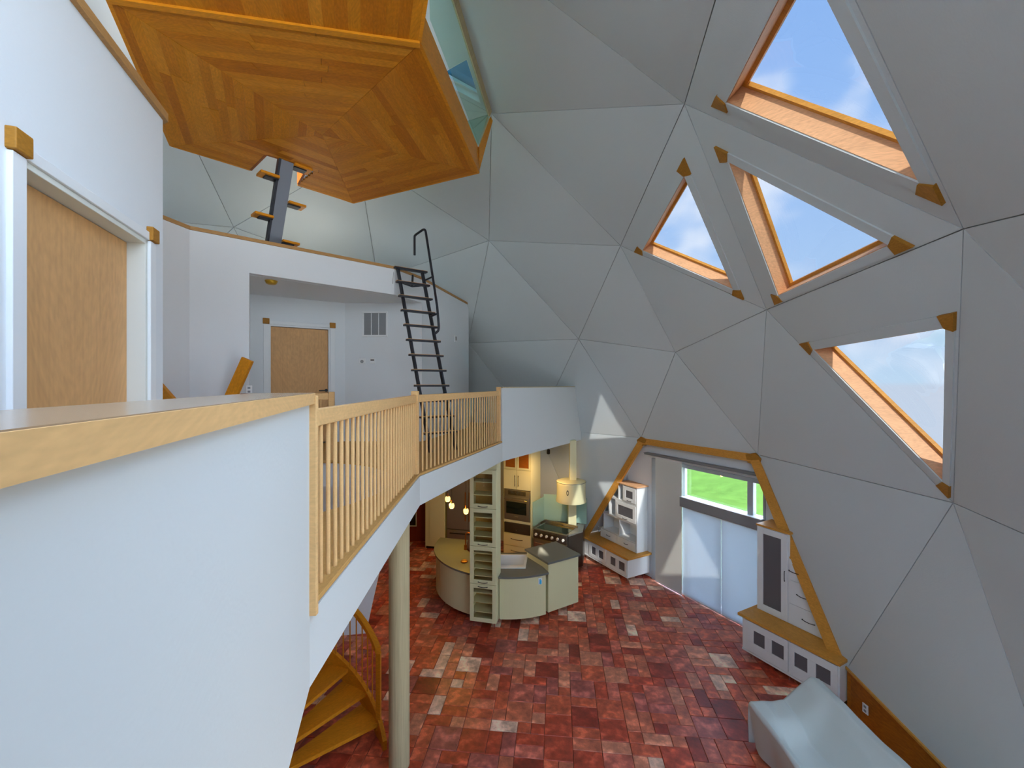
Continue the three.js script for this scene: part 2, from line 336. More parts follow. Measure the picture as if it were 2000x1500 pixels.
// ---------------------------------------------------------------- ground floor of terracotta tiles, riser wall, lawn
const ring = (r, n = 72) => Array.from({ length: n }, (_, i) => [DOME.x + r * Math.cos(i / n * 2 * Math.PI), DOME.z + r * Math.sin(i / n * 2 * Math.PI)]);
const floor = structure('floor', 'floor of mixed red terracotta tiles', [DOME.x, 0, DOME.z]);
partW('slab', slab(ring(7.45), -0.2, -0.012), MAT.grout, floor);
{
  const TONES = [[190, 86, 56], [174, 66, 42], [198, 106, 76], [160, 80, 70], [202, 124, 94], [146, 50, 34], [222, 178, 152], [182, 92, 74]];
  const mats = TONES.map((c, q) => std({ roughness: 0.42, map: tex(256, (u, v) => {
    const n = fbm(u * 6, v * 6, q * 3.1, 4), m = fbm(u * 16, v * 16, q * 1.7 + 9, 3), f = fbm(u * 60, v * 60, q, 2);
    const s = 1 + 0.5 * n + 0.2 * m + 0.12 * f, pale = Math.max(0, n - 0.02) * 90;
    return [cl8(c[0] * s + pale), cl8(c[1] * s + pale * 0.8), cl8(c[2] * s + pale * 0.7)];
  }, 1) }));
  const UNIT = 0.178, gap = 0.003;
  const variants = {};
  const tileGeo = (a, b, v) => variants[[a, b, v]] ??= (() => {
    const w = a * UNIT / 2 - gap, d = b * UNIT / 2 - gap, c = 0.004, lo = [V(-w, -0.014, -d), V(-w, -0.014, d), V(w, -0.014, d), V(w, -0.014, -d)];
    const e = lo.map((p) => V(p.x, -c, p.z)), t = e.map((p) => V(p.x - Math.sign(p.x) * c, 0, p.z - Math.sign(p.z) * c));
    const pos = [], quad = (A, B, C, D) => pos.push(A, B, C, A, C, D);
    quad(t[0], t[1], t[2], t[3]);
    for (let i = 0; i < 4; i++) { const j = (i + 1) % 4; quad(e[i], e[j], t[j], t[i]); quad(lo[i], lo[j], e[j], e[i]); }
    const g = new THREE.BufferGeometry().setFromPoints(pos); g.computeVertexNormals(); const q = planarUV(g);
    const uv = q.attributes.uv; for (let i = 0; i < uv.count; i++) uv.setXY(i, uv.getX(i) * 1.1 + (v % 2 ? 0.3 : 0.7), uv.getY(i) * 1.1 + (v > 1 ? 0.3 : 0.7));
    return q;
  })();
  const yaw = -0.108, cs = Math.cos(yaw), sn = Math.sin(yaw), ox = 1, oz = -7.5;
  const N = 88, occ = new Set(), list = [];
  for (let j = -N / 2; j < N / 2; j++) for (let i = -N / 2; i < N / 2; i++) {
    if (occ.has(i + ',' + j)) continue;
    const free = (a, b) => { for (let y = 0; y < b; y++) for (let x = 0; x < a; x++) if (occ.has((i + x) + ',' + (j + y))) return false; return true; };
    const r = rnd(); let s = r < 0.27 ? [2, 2] : r < 0.58 ? [2, 1] : r < 0.86 ? [1, 2] : [1, 1];
    if (!free(...s)) s = free(1, 2) && rnd() < 0.6 ? [1, 2] : [1, 1];
    for (let y = 0; y < s[1]; y++) for (let x = 0; x < s[0]; x++) occ.add((i + x) + ',' + (j + y));
    const lx = (i + s[0] / 2) * UNIT, lz = (j + s[1] / 2) * UNIT, x = ox + lx * cs + lz * sn, z = oz - lx * sn + lz * cs;
    const q = rnd(), tone = q < 0.2 ? 0 : q < 0.36 ? 1 : q < 0.52 ? 2 : q < 0.64 ? 3 : q < 0.74 ? 4 : q < 0.82 ? 5 : q < 0.9 ? 6 : 7, va = Math.floor(rnd() * 4);
    const rad = Math.hypot(x - DOME.x, z - DOME.z);
    if (rad > 7.2) continue;
    // what the balcony, the sheet and the kitchen leave in view shows largest near the camera
    const inView = z < -4.6 && x > -1.15 * (-z) * 0.36 - 0.1 && x < 0.62 * -z && !(z < -7.9 && Math.hypot(x + 0.1, z + 9.4) < 1.5) && !(x > 2.9 && z > -5.3);
    list.push({ s, x, z, tone, va, rank: inView ? Math.hypot(x, z) : 100 + rad });
  }
  list.sort((a, b) => a.rank - b.rank);
  const rest = [];
  list.forEach((t, n) => {
    const g = tileGeo(t.s[0], t.s[1], t.va), up = (rnd() - 0.5) * 0.002;
    if (n < 300) { const m = part('tile', g, mats[t.tone], floor, [t.x - DOME.x, up, t.z - DOME.z]); m.rotation.y = yaw; }
    else (rest[t.tone] ??= []).push(g.clone().rotateY(yaw).translate(t.x, up, t.z));
  });
  const field = mergeGeometries(rest.map((gs) => merge(gs)), true).translate(-DOME.x, 0, -DOME.z);
  const m = new THREE.Mesh(field, mats.filter((_, k) => rest[k])); m.name = 'tile_field'; m.userData.kind = 'stuff'; put(m, floor);
}
{
  const pos = [], idx = [], NA = 96, NR = 40, bay = -0.9;
  for (let i = 0; i <= NR; i++) for (let j = 0; j <= NA; j++) {       // a hilltop: the lawn runs out level before the patio and falls away elsewhere
    const al = j / NA * 2 * Math.PI, r = 0.05 + 95 * Math.pow(i / NR, 1.6); let off = Math.abs(Math.atan2(Math.sin(al - bay), Math.cos(al - bay)));
    const fall = THREE.MathUtils.smoothstep(off, 0.2, 0.36) * Math.max(0, r - 9) * 0.8 + Math.max(0, r - 40) * 0.3;
    pos.push(r * Math.cos(al), -fall, r * Math.sin(al));
  }
  for (let i = 0; i < NR; i++) for (let j = 0; j < NA; j++) { const p = i * (NA + 1) + j, q = p + NA + 1; idx.push(p, p + 1, q, p + 1, q + 1, q); }
  const lg = new THREE.BufferGeometry(); lg.setAttribute('position', new THREE.Float32BufferAttribute(pos, 3)); lg.setIndex(idx); lg.computeVertexNormals();
  const lawn = new THREE.Mesh(planarUV(lg), MAT.lawn);
  lawn.name = 'lawn'; lawn.position.set(DOME.x, -0.22, DOME.z);
  lawn.userData = { label: 'bright green lawn outside, seen through the upper window panes of the patio doors', category: 'lawn', kind: 'stuff' }; put(lawn);
}
{ // unseen tall trees, added to block the sun from the added back windows
  const leaf = std({ color: 0x3f5a2a, roughness: 1 }), bark = std({ color: 0x5a4a3a, roughness: 1 });
  for (const [x, y, z, rx, ry, l] of [[4.1, 20.2, 20.5, 3.4, 3.9, 'tall leafy tree added out of view behind the house to block the sun, the right one of two'], [0.9, 21.4, 20.5, 2.8, 4.6, 'tall leafy tree added out of view behind the house to block the sun, the left one of two']]) {
    const o = thing('added_tree', l, 'added_tree', [x, -6, z]), g = new THREE.IcosahedronGeometry(1, 12), p = g.attributes.position;
    for (let i = 0; i < p.count; i++) { const v = V().fromBufferAttribute(p, i), k = 1 + 0.1 * noise.noise(v.x * 3 + x, v.y * 3, v.z * 3) + 0.05 * noise.noise(v.x * 9, v.y * 9, v.z * 9); p.setXYZ(i, v.x * rx * k, v.y * ry * k + y + 6, v.z * rx * k); }
    g.computeVertexNormals(); part('foliage', planarUV(g), leaf, o); part('trunk', cyl(0.25, 0.5, y + 4, 12, 0, (y + 4) / 2, 0), bark, o);
  }
}
const plan = (k) => [H(k).x, H(k).z];
function riser(name, ks, mat, label, cap = true) {
  const pts = ks.map(plan), o = structure(name, label, [pts[0][0], 0, pts[0][1]]);
  for (let i = 0; i + 1 < pts.length; i++) {
    const a = V(pts[i][0], 0, pts[i][1]), b = V(pts[i + 1][0], 0, pts[i + 1][1]), mid = a.clone().add(b).multiplyScalar(0.5), n = V(mid.x - DOME.x, 0, mid.z - DOME.z).normalize();
    const ya = H(ks[i]).y, yb = H(ks[i + 1]).y, top = (p, y, d) => p.clone().addScaledVector(n, d).setY(y + 0.01), q = (d) => [a.clone().addScaledVector(n, d), b.clone().addScaledVector(n, d), top(b, yb, d), top(a, ya, d)];
    partW('wall_panel', prism(q(0.02), q(0.26)), mat, o);
    if (cap) partW('cap', board(top(a, ya - 0.01, 0.0), top(b, yb - 0.01, 0.0), 0.05, 0.03), MAT.trimWood, o);
  }
  return o;
}
riser('wall_right', ['l4>u0', 'l4>u4'], MAT.plywood, 'low plywood wall under the right side of the dome');
riser('wall_front', ['l4>u4', 'u4.l3.l4', 'l3>u4', 'l3>u3', 'u3.l2.l3', 'l2>u3', 'l2>u2', 'u2.l1.l2', 'l1>u2', 'l1>u1', 'u1.l0.l1', 'l0>u1', 'l0>u0'], MAT.white, 'low white wall under the dome', false);
// ---------------------------------------------------------------- balcony: slab, fascia, half walls, cap, balustrades
const UP = 3.4, UNDER = 3.05;
const EDGE = [[0.15, 1.15], [-0.3, 0.25], [-0.966, -2.017], [-1.1, -5.042], [-0.18, -7.93], [1.79, -10.94]];
const STAIR = [-2.78, -4.53];
{
  const arc = []; for (let i = 0; i <= 40; i++) { const a = (-52.5 - i / 40 * 239) * Math.PI / 180; arc.push([DOME.x + 6.93 * Math.cos(a), DOME.z + 6.93 * Math.sin(a)]); }
  const hole = []; for (let i = 0; i < 28; i++) { const a = i / 28 * 2 * Math.PI; hole.push([STAIR[0] + 1.46 * Math.cos(a), STAIR[1] + 1.46 * Math.sin(a)]); }
  const f = structure('floor_upper', 'upper floor behind the balcony', [-3, UNDER, -4]);
  partW('slab', slab([...offsetPath(EDGE, 0.1), ...arc], UNDER, UP - 0.02, [hole]), MAT.wall, f);
  partW('floorboards', slab([...offsetPath(EDGE, 0.1), ...arc.map(([x, z]) => [DOME.x + (x - DOME.x) * 0.985, DOME.z + (z - DOME.z) * 0.985])], UP - 0.02, UP, [hole]), MAT.maple, f);
  const b = structure('wall_balcony', 'white fascia and half walls of the balcony', [-0.966, UNDER, -2.017]);
  partW('half_wall', band(EDGE.slice(0, 3), 0, 0.14, UNDER, 4.406), MAT.balcony, b);
  partW('fascia', band(EDGE.slice(2, 5), 0, 0.1, UNDER, UP - 0.004), MAT.balcony, b);
  partW('half_wall', band(EDGE.slice(4), 0, 0.14, UNDER, 4.425), MAT.balcony, b);
  partW('cap', band(EDGE.slice(0, 3), -0.025, 0.24, 4.406, 4.456), MAT.mapleLight, b);
  partW('cap_top_shaded', band(EDGE.slice(0, 3), -0.02, 0.235, 4.4545, 4.458), MAT.capTopShaded, b);  // same wood as the cap, darkened to paint in its shade
  partW('cap', band(EDGE.slice(4), -0.006, 0.15, 4.425, 4.443), MAT.columnWood, b);
}
function railing(name, label, p, q, posts, n, r = 0.0125, yb = UP, yt = 4.37) {
  const d = [q[0] - p[0], q[1] - p[1]], L = Math.hypot(...d), o = thing(name, label, 'railing', [p[0], yb, p[1]], turnOf(p, q));
  const h = yt - yb;
  part('top_rail', span(0, L, h - 0.09, h, -0.022, 0.022, 0.006), MAT.mapleLight, o);
  part('bottom_rail', span(0, L, 0, 0.03, -0.06, 0.05, 0.005), MAT.maple, o);
  const g = cyl(r, r, h - 0.12, 10, 0, 0.03 + (h - 0.12) / 2, 0);
  for (let i = 0; i < n; i++) part('baluster', g, MAT.mapleLight, o, [(i + 0.6) * L / (n + 0.2), 0, 0]);
  for (const [x, w, top] of posts) part('newel_post', span(x - w / 2, x + w / 2, -0.002, top - yb, -w / 2, w / 2, 0.008), MAT.mapleLight, o);
  return o;
}
{
  const E = offsetPath(EDGE, 0.055);
  const o1 = railing('balustrade', 'near balustrade section between the near half wall and the middle post', E[2], E[3], [[3.03, 0.085, 4.415]], 29);
  part('end_board', span(-0.004, 0.024, -0.004, 1.045, -0.062, 0.09, 0.004), MAT.mapleLight, o1);
  railing('balustrade', 'far balustrade section in front of the black ladder, ending at the far half wall', E[3], E[4], [[2.98, 0.07, 4.445]], 29);
}
// ---------------------------------------------------------------- upper walls and the loft above them
const LOFT = 6.5, CEIL = 6.055;
const C0 = [-2.648, -3.203], D1 = [-1.54, 0.03];
const BACK = [[-1.10, -10.72], [-1.726, -8.092], [-2.05, -7.353], [-3.677, -5.913], [-4.18, -5.473], [-4.24, -5.125], [-4.3, -4.0], C0, D1];
const NICHE = [[-1.726, -8.092], [-3.208, -8.119], [-4.524, -7.289], [-3.677, -5.913]];
function wall(name, label, segs) {
  const o = structure(name, label, [segs[0][0][0], UP, segs[0][0][1]]);
  for (const [p, q, y0, y1, holes, t] of segs) {
    const g = wallGeo(Math.hypot(q[0] - p[0], q[1] - p[1]), y0, y1, t ?? 0.12, holes ?? []);
    g.applyMatrix4(new THREE.Matrix4().makeRotationY(turnOf(p, q)).setPosition(p[0], 0, p[1]));
    partW('wall_panel', g, MAT.wall, o);
  }
  return o;
}
wall('wall_left', 'tall white wall on the left with a wooden door', [[C0, D1, UP, LOFT, [[0.245, 1.385, UP, 5.51]], 0.16], [BACK[6], C0, UP, LOFT]]);
const wb = wall('wall_back', 'white wall of the upper floor with an alcove', [
  [BACK[0], BACK[1], UP, LOFT], [BACK[3], BACK[4], UP, LOFT], [BACK[4], BACK[5], UP, LOFT], [BACK[5], BACK[6], UP, LOFT],
  [BACK[1], BACK[2], CEIL, LOFT], [BACK[2], BACK[3], CEIL, LOFT],
  [NICHE[0], NICHE[1], UP, CEIL + 0.02], [NICHE[1], NICHE[2], UP, CEIL + 0.02, [[0.27, 1.27, UP, 5.555]]], [NICHE[2], NICHE[3], UP, CEIL + 0.02],
]);
partW('soffit', slab([...offsetPath([BACK[1], BACK[2], BACK[3]], -0.115), NICHE[2], NICHE[1]], CEIL - 0.003, CEIL + 0.05), MAT.wall, wb);
{
  const arc = []; for (let i = 0; i <= 26; i++) { const a = (-76 - i / 26 * 200) * Math.PI / 180; arc.push([DOME.x + 5.62 * Math.cos(a), DOME.z + 5.62 * Math.sin(a)]); }
  const f = structure('floor_loft', 'loft floor above the upper walls', [-4, LOFT, -6]);
  partW('slab', slab([...offsetPath(BACK, -0.02), ...arc.reverse()], LOFT - 0.16, LOFT), MAT.wall, f);
  const t = structure('trim_1', 'thin wooden edge along the loft floor', [BACK[2][0], LOFT, BACK[2][1]]);
  partW('edge_board', band(BACK.slice(0, 7), -0.09, 0.02, LOFT, LOFT + 0.045), MAT.edgeWood, t);
  partW('edge_board', band(BACK.slice(6), -0.09, 0.03, LOFT, LOFT + 0.06), MAT.edgeWood, t);
}
// doors: local frame of the wall they stand in
function door(name, label, p, q, x0, x1, top, deep, jamb, opts = {}) {
  const o = structure(name, label, [p[0], UP, p[1]], turnOf(p, q)), h = top - UP;
  part('leaf', span(x0 + 0.03, x1 - 0.03, 0.01, h - 0.035, deep, deep + 0.04, 0.004), MAT.doorWood, o);
  part('jamb', merge([span(x0 - 0.002, x0 + 0.028, 0, h, -0.004, 0.16), span(x1 - 0.028, x1 + 0.002, 0, h, -0.004, 0.16), span(x0, x1, h - 0.03, h + 0.002, -0.004, 0.16)]), jamb, o);
  for (const [a, b] of [[x0 - 0.085, x0 - 0.002], [x1 + 0.002, x1 + 0.085]]) part('casing', span(a, b, 0, h, -0.022, 0.002, 0.004), MAT.white, o);
  part('head_casing', span(x0, x1, h + 0.002, h + 0.06, -0.018, 0.002, 0.004), MAT.white, o);
  for (const [a, b] of opts.blocks ?? [[x0 - 0.095, x0 + 0.008], [x1 - 0.008, x1 + 0.095]]) part('corner_block', span(a, b, h + 0.003, h + 0.1, -0.04, 0.002, 0.006), MAT.blockWood, o);
  if (opts.lever) {
    const l = part('lever_handle', merge([cyl(0.028, 0.028, 0.012, 16).rotateX(Math.PI / 2).translate(opts.lever, 0.98, deep - 0.006), rod(V(opts.lever, 0.98, deep - 0.01), V(opts.lever, 0.98, deep - 0.06), 0.011), board(V(opts.lever - 0.01, 0.98, deep - 0.055), V(opts.lever + 0.13, 0.975, deep - 0.055), 0.016, 0.024)]), MAT.black, o);
  }
  return o;
}
door('door_1', 'wooden slab door on the left with a deep white jamb', C0, D1, 0.245, 1.385, 5.51, 0.1, MAT.shadeCream);
door('door_2', 'wooden slab door in the back alcove with a black lever', NICHE[1], NICHE[2], 0.27, 1.27, 5.555, 0.05, MAT.white, { lever: 0.33 });
// things on the alcove walls
{
  const v = thing('vent_grille', 'white return air vent with three grey louvered panels on the alcove wall', 'vent', [-2.626, 5.65, -8.105], 0);
  part('backing', span(-0.21, 0.21, -0.21, 0.21, -0.002, 0.006, 0), MAT.ventDark, v);
  part('frame', merge([span(-0.245, 0.245, 0.21, 0.245, -0.004, 0.018), span(-0.245, 0.245, -0.245, -0.21, -0.004, 0.018), span(-0.245, -0.21, -0.21, 0.21, -0.004, 0.018), span(0.21, 0.245, -0.21, 0.21, -0.004, 0.018), span(-0.076, -0.064, -0.21, 0.21, 0, 0.016), span(0.064, 0.076, -0.21, 0.21, 0, 0.016)]), MAT.white, v);
  const lv = span(-0.205, 0.205, -0.007, 0.007, 0.005, 0.012, 0);
  for (let i = 0; i < 18; i++) part('louver', lv, MAT.ventDark, v, [0, -0.195 + i * 0.0229, 0]);
  for (const [x, l, wide] of [[-2.87, 'square white thermostat at left below the vent grille', 0.13], [-2.672, 'white control with a dark display, right of the square thermostat', 0.11]]) {
    const t = thing('thermostat', l, 'thermostat', [x, 4.94, -8.106], 0, 'wall controls in the alcove');
    part('housing', span(-wide / 2, wide / 2, -0.055, 0.055, 0, 0.025, 0.01), MAT.white, t);
    if (wide > 0.12) part('dial', cyl(0.032, 0.032, 0.008, 20).rotateX(Math.PI / 2).translate(0, -0.01, 0.027), MAT.ventDark, t);
    else part('display', span(-0.035, 0.035, 0.005, 0.03, 0.024, 0.027, 0), MAT.steelDark, t);
  }
  const c = thing('ceiling_light', 'small brass yellow fixture on the alcove ceiling', 'ceiling light', [-3.62, CEIL, -6.35]);
  part('base', cyl(0.085, 0.085, 0.02, 28, 0, -0.01, 0), MAT.brass, c);
  part('cover', new THREE.LatheGeometry([[0.0, -0.06], [0.05, -0.058], [0.072, -0.045], [0.078, -0.018]].map((p) => new THREE.Vector2(...p)), 28), MAT.brass, c);
  const s = thing('wall_switch', 'white switch plate with a dark rocker on the wall near the dome', 'switch', [-1.312, 5.555, -9.8], turnOf(BACK[0], BACK[1]) + Math.PI);
  part('plate', span(-0.06, 0.06, -0.085, 0.085, -0.01, 0.012, 0.004), MAT.white, s);
  part('rocker', span(-0.022, 0.022, -0.045, 0.045, 0.01, 0.018, 0.002), MAT.steelDark, s);
}
// ---------------------------------------------------------------- guard rail, planks and the winding stair below
{
  const a = (d) => [STAIR[0] + 1.47 * Math.cos(d * Math.PI / 180), STAIR[1] - 1.47 * Math.sin(d * Math.PI / 180)];
  railing('stair_guard', 'short wooden guard rail at the stairwell, seen behind the end of the near half wall', a(128), a(80), [[1.17, 0.075, 4.39]], 11);
  const p = thing('handrail', 'leaning honey coloured handrail board above the near half wall, in front of the back wall', 'handrail', [-4.15, UP, -5.62], 0, 'handrail boards at the stairwell');
  partW('board', board(V(-4.15, 3.41, -5.62), V(-3.515, 4.83, -5.62), 0.05, 0.15, V(-1, 0.4, 0)), MAT.honey, p);
  partW('bracket', rod(V(-3.62, 4.36, -5.64), V(-3.45, 4.36, -5.95), 0.014), MAT.honeyDark, p);
  const q = thing('handrail', 'end of a wooden handrail beside the corner of the tall left wall', 'handrail', [-4.25, UP, -5.0], 0, 'handrail boards at the stairwell');
  partW('board', board(V(-4.25, 4.52, -5.0), V(-2.9, 3.43, -4.53), 0.05, 0.14, V(1, 1.3, 0)), MAT.honey, q);
  partW('newel_post', span(-4.29, -4.21, UP, 4.5, -5.04, -4.96, 0.006), MAT.honey, q);
  const s = thing('staircase', 'winding honey coloured wooden staircase with open risers under the balcony', 'staircase', [STAIR[0], 0, STAIR[1]]);
  const RO = 1.39, RI = 0.16, rise = 0.2, step = 14.7 * Math.PI / 180, a0 = 37.3 * Math.PI / 180, N = 16;
  const at = (r, al, y) => V(r * Math.cos(al), y, -r * Math.sin(al));
  part('centre_post', cyl(0.1, 0.1, N * rise + 1.0, 24, 0, (N * rise + 1.0) / 2, 0), MAT.honey, s);
  const treadLoop = (y) => { const L = [at(RI * 0.5, -0.3, y)]; for (let i = 0; i <= 6; i++) L.push(at(RO - 0.02, step * 1.32 * i / 6, y)); L.push(at(RI * 0.5, step * 1.32 + 0.3, y)); return L; };
  const tg = prism(treadLoop(0), treadLoop(-0.045));
  for (let k = 0; k < N; k++) { const m = part('tread', tg, MAT.honey, s, [0, rise * (k + 1), 0]); m.rotation.y = a0 + k * step; }
  // curved outer stringer, handrail and balusters follow the helix
  const helix = (r, t, y) => at(r, a0 + t * step, rise * (t + 1) + y), prof = (r0, r1, y0, y1, t0, t1, n) => {
    const pos = [], q = (A, B, C, D) => pos.push(A, B, C, A, C, D);
    for (let i = 0; i < n; i++) {
      const t = t0 + (t1 - t0) * i / n, u = t0 + (t1 - t0) * (i + 1) / n, S = (v) => [helix(r0, v, y0), helix(r1, v, y0), helix(r1, v, y1), helix(r0, v, y1)], A = S(t), B = S(u);
      for (let e = 0; e < 4; e++) { const f = (e + 1) % 4; q(A[e], A[f], B[f], B[e]); }
      if (i === 0) q(A[3], A[2], A[1], A[0]); if (i === n - 1) q(B[0], B[1], B[2], B[3]);
    }
    const g = new THREE.BufferGeometry().setFromPoints(pos); g.computeVertexNormals(); return planarUV(g);
  };
  part('stringer', prof(RO - 0.03, RO + 0.02, -0.24, 0.03, -0.6, N - 0.5, 60), MAT.honey, s);
  part('handrail', toCreasedNormals(prof(RO - 0.045, RO + 0.025, 0.83, 0.9, 0.15, N - 0.5, 60), 0.6), MAT.honey, s);
  const bg = cyl(0.009, 0.009, 0.83, 8, 0, 0.415, 0);
  for (let k = 0; k < N * 3 - 2; k++) { const p3 = helix(RO - 0.008, 0.3 + k / 3, 0.0); part('baluster', bg, MAT.honey, s, p3.toArray()); }
  const n0 = helix(RO - 0.01, 0.1, 0); part('newel_post', box(0.06, 0.98, 0.06, 0, 0.36, 0, 0.008), MAT.honey, s, n0.toArray());
}
{
  const c = thing('column', 'round pale wooden column under the balcony', 'column', [-1.33, 0, -4.98]);
  part('shaft', new THREE.LatheGeometry([[0, 0], [0.112, 0], [0.12, 0.012], [0.12, UNDER], [0, UNDER]].map((p) => new THREE.Vector2(...p)), 40), MAT.columnWood, c);
}
// ---------------------------------------------------------------- black loft ladder and alternating tread stair
{
  const TL = V(-2.02, 6.53, -7.35), BL = V(-1.33, UP, -6.75), across = V(0.42, 0, -0.3), a = across.clone().normalize();
  const L = thing('loft_ladder', 'black metal ladder with a tall grab rail leaning against the loft edge', 'ladder', [-1.12, UP, -6.9]);
  const W = across.length(), down = BL.clone().sub(TL), at = (t, s) => TL.clone().addScaledVector(down, t).addScaledVector(a, s);
  for (const s of [0.03, W - 0.03]) partW('side_rail', board(at(-0.005, s), at(1, s), 0.03, 0.065, V(0.7, 0.3, 0.6)), MAT.iron, L);
  const n = V().crossVectors(a, down).normalize(); if (n.z < 0) n.negate();
  for (let k = 0; k < 12; k++) {
    const t = 0.004 + k * 0.256 / 3.13, p = at(t, -0.045), q = at(t, W + 0.045), o = n.clone().setY(0).normalize().multiplyScalar(0.02);
    const tr = partW('rung', board(p.clone().add(o), q.clone().add(o), 0.1, 0.028, V(0, 1, 0)), MAT.iron, L);
    partW('tread_pad', board(p.clone().add(o).setY(p.y + 0.017), q.clone().add(o).setY(p.y + 0.017), 0.085, 0.01, V(0, 1, 0), 0.002), MAT.doorWood, tr);
  }
  partW('grab_rail', tube([V(-1.33, 5.37, -7.3), V(-1.275, 5.42, -7.3), V(-1.265, 5.5, -7.3), V(-1.3, 5.85, -7.33), V(-1.39, 6.333, -7.45), V(-1.55, 7.22, -7.6), V(-1.575, 7.285, -7.62), V(-1.62, 7.29, -7.65), V(-1.75, 7.245, -7.74), V(-1.79, 7.21, -7.76), V(-1.79, 6.867, -7.76)], 0.021, 120, 10), MAT.iron, L);
  partW('rail_bracket', rod(V(-1.39, 6.4, -7.46), V(-1.6, 6.36, -7.63), 0.016), MAT.iron, L);
  partW('rail_bracket', rod(V(-1.29, 5.72, -7.32), V(-1.43, 5.68, -7.4), 0.016), MAT.iron, L);
  partW('hook_bar', tube([at(0.075, 0.0).add(V(-0.03, 0, -0.09)), at(0.085, W * 0.5).add(V(-0.02, -0.03, -0.06)), at(0.08, W)], 0.014, 20, 8), MAT.iron, L);
  for (const s of [-0.04, W * 0.62]) partW('hanger_plate', board(at(0.03, s).add(V(-0.04, 0.02, -0.06)), at(0.1, s).add(V(-0.1, 0.02, -0.09)), 0.05, 0.03, V(1, 0, 0)), MAT.black, L);
}
{
  const top = V(-3.227, 7.76, -6.07), foot = V(-3.66, LOFT, -6.46), a = V(0.667, 0, -0.745);
  const s = thing('alternating_stair', 'grey steel spine stair with alternating wooden treads up to the loft platform', 'stair', [foot.x, LOFT, foot.z]);
  partW('spine', board(foot, top, 0.17, 0.075, V(0, 1, 0)), MAT.ironGrey, s);
  partW('spine_edge', board(foot.clone().addScaledVector(a, -0.1), top.clone().addScaledVector(a, -0.1), 0.03, 0.09, V(0, 1, 0)), MAT.iron, s);
  [[6.68, 1], [6.95, -1], [7.2, 1], [7.46, -1], [7.68, 1]].forEach(([y, side]) => {
    const c = foot.clone().lerp(top, (y - LOFT) / 1.26).setY(y), p = c.clone().addScaledVector(a, side * 0.085), q = c.clone().addScaledVector(a, side * 0.33);
    const t = partW('tread', board(p, q, 0.2, 0.035, V(0, 1, 0)), MAT.honey, s);
    partW('tread_plate', board(p.clone().setY(y - 0.026), p.clone().lerp(q, 0.72).setY(y - 0.026), 0.12, 0.02, V(0, 1, 0), 0.002), MAT.iron, t);
  });
}
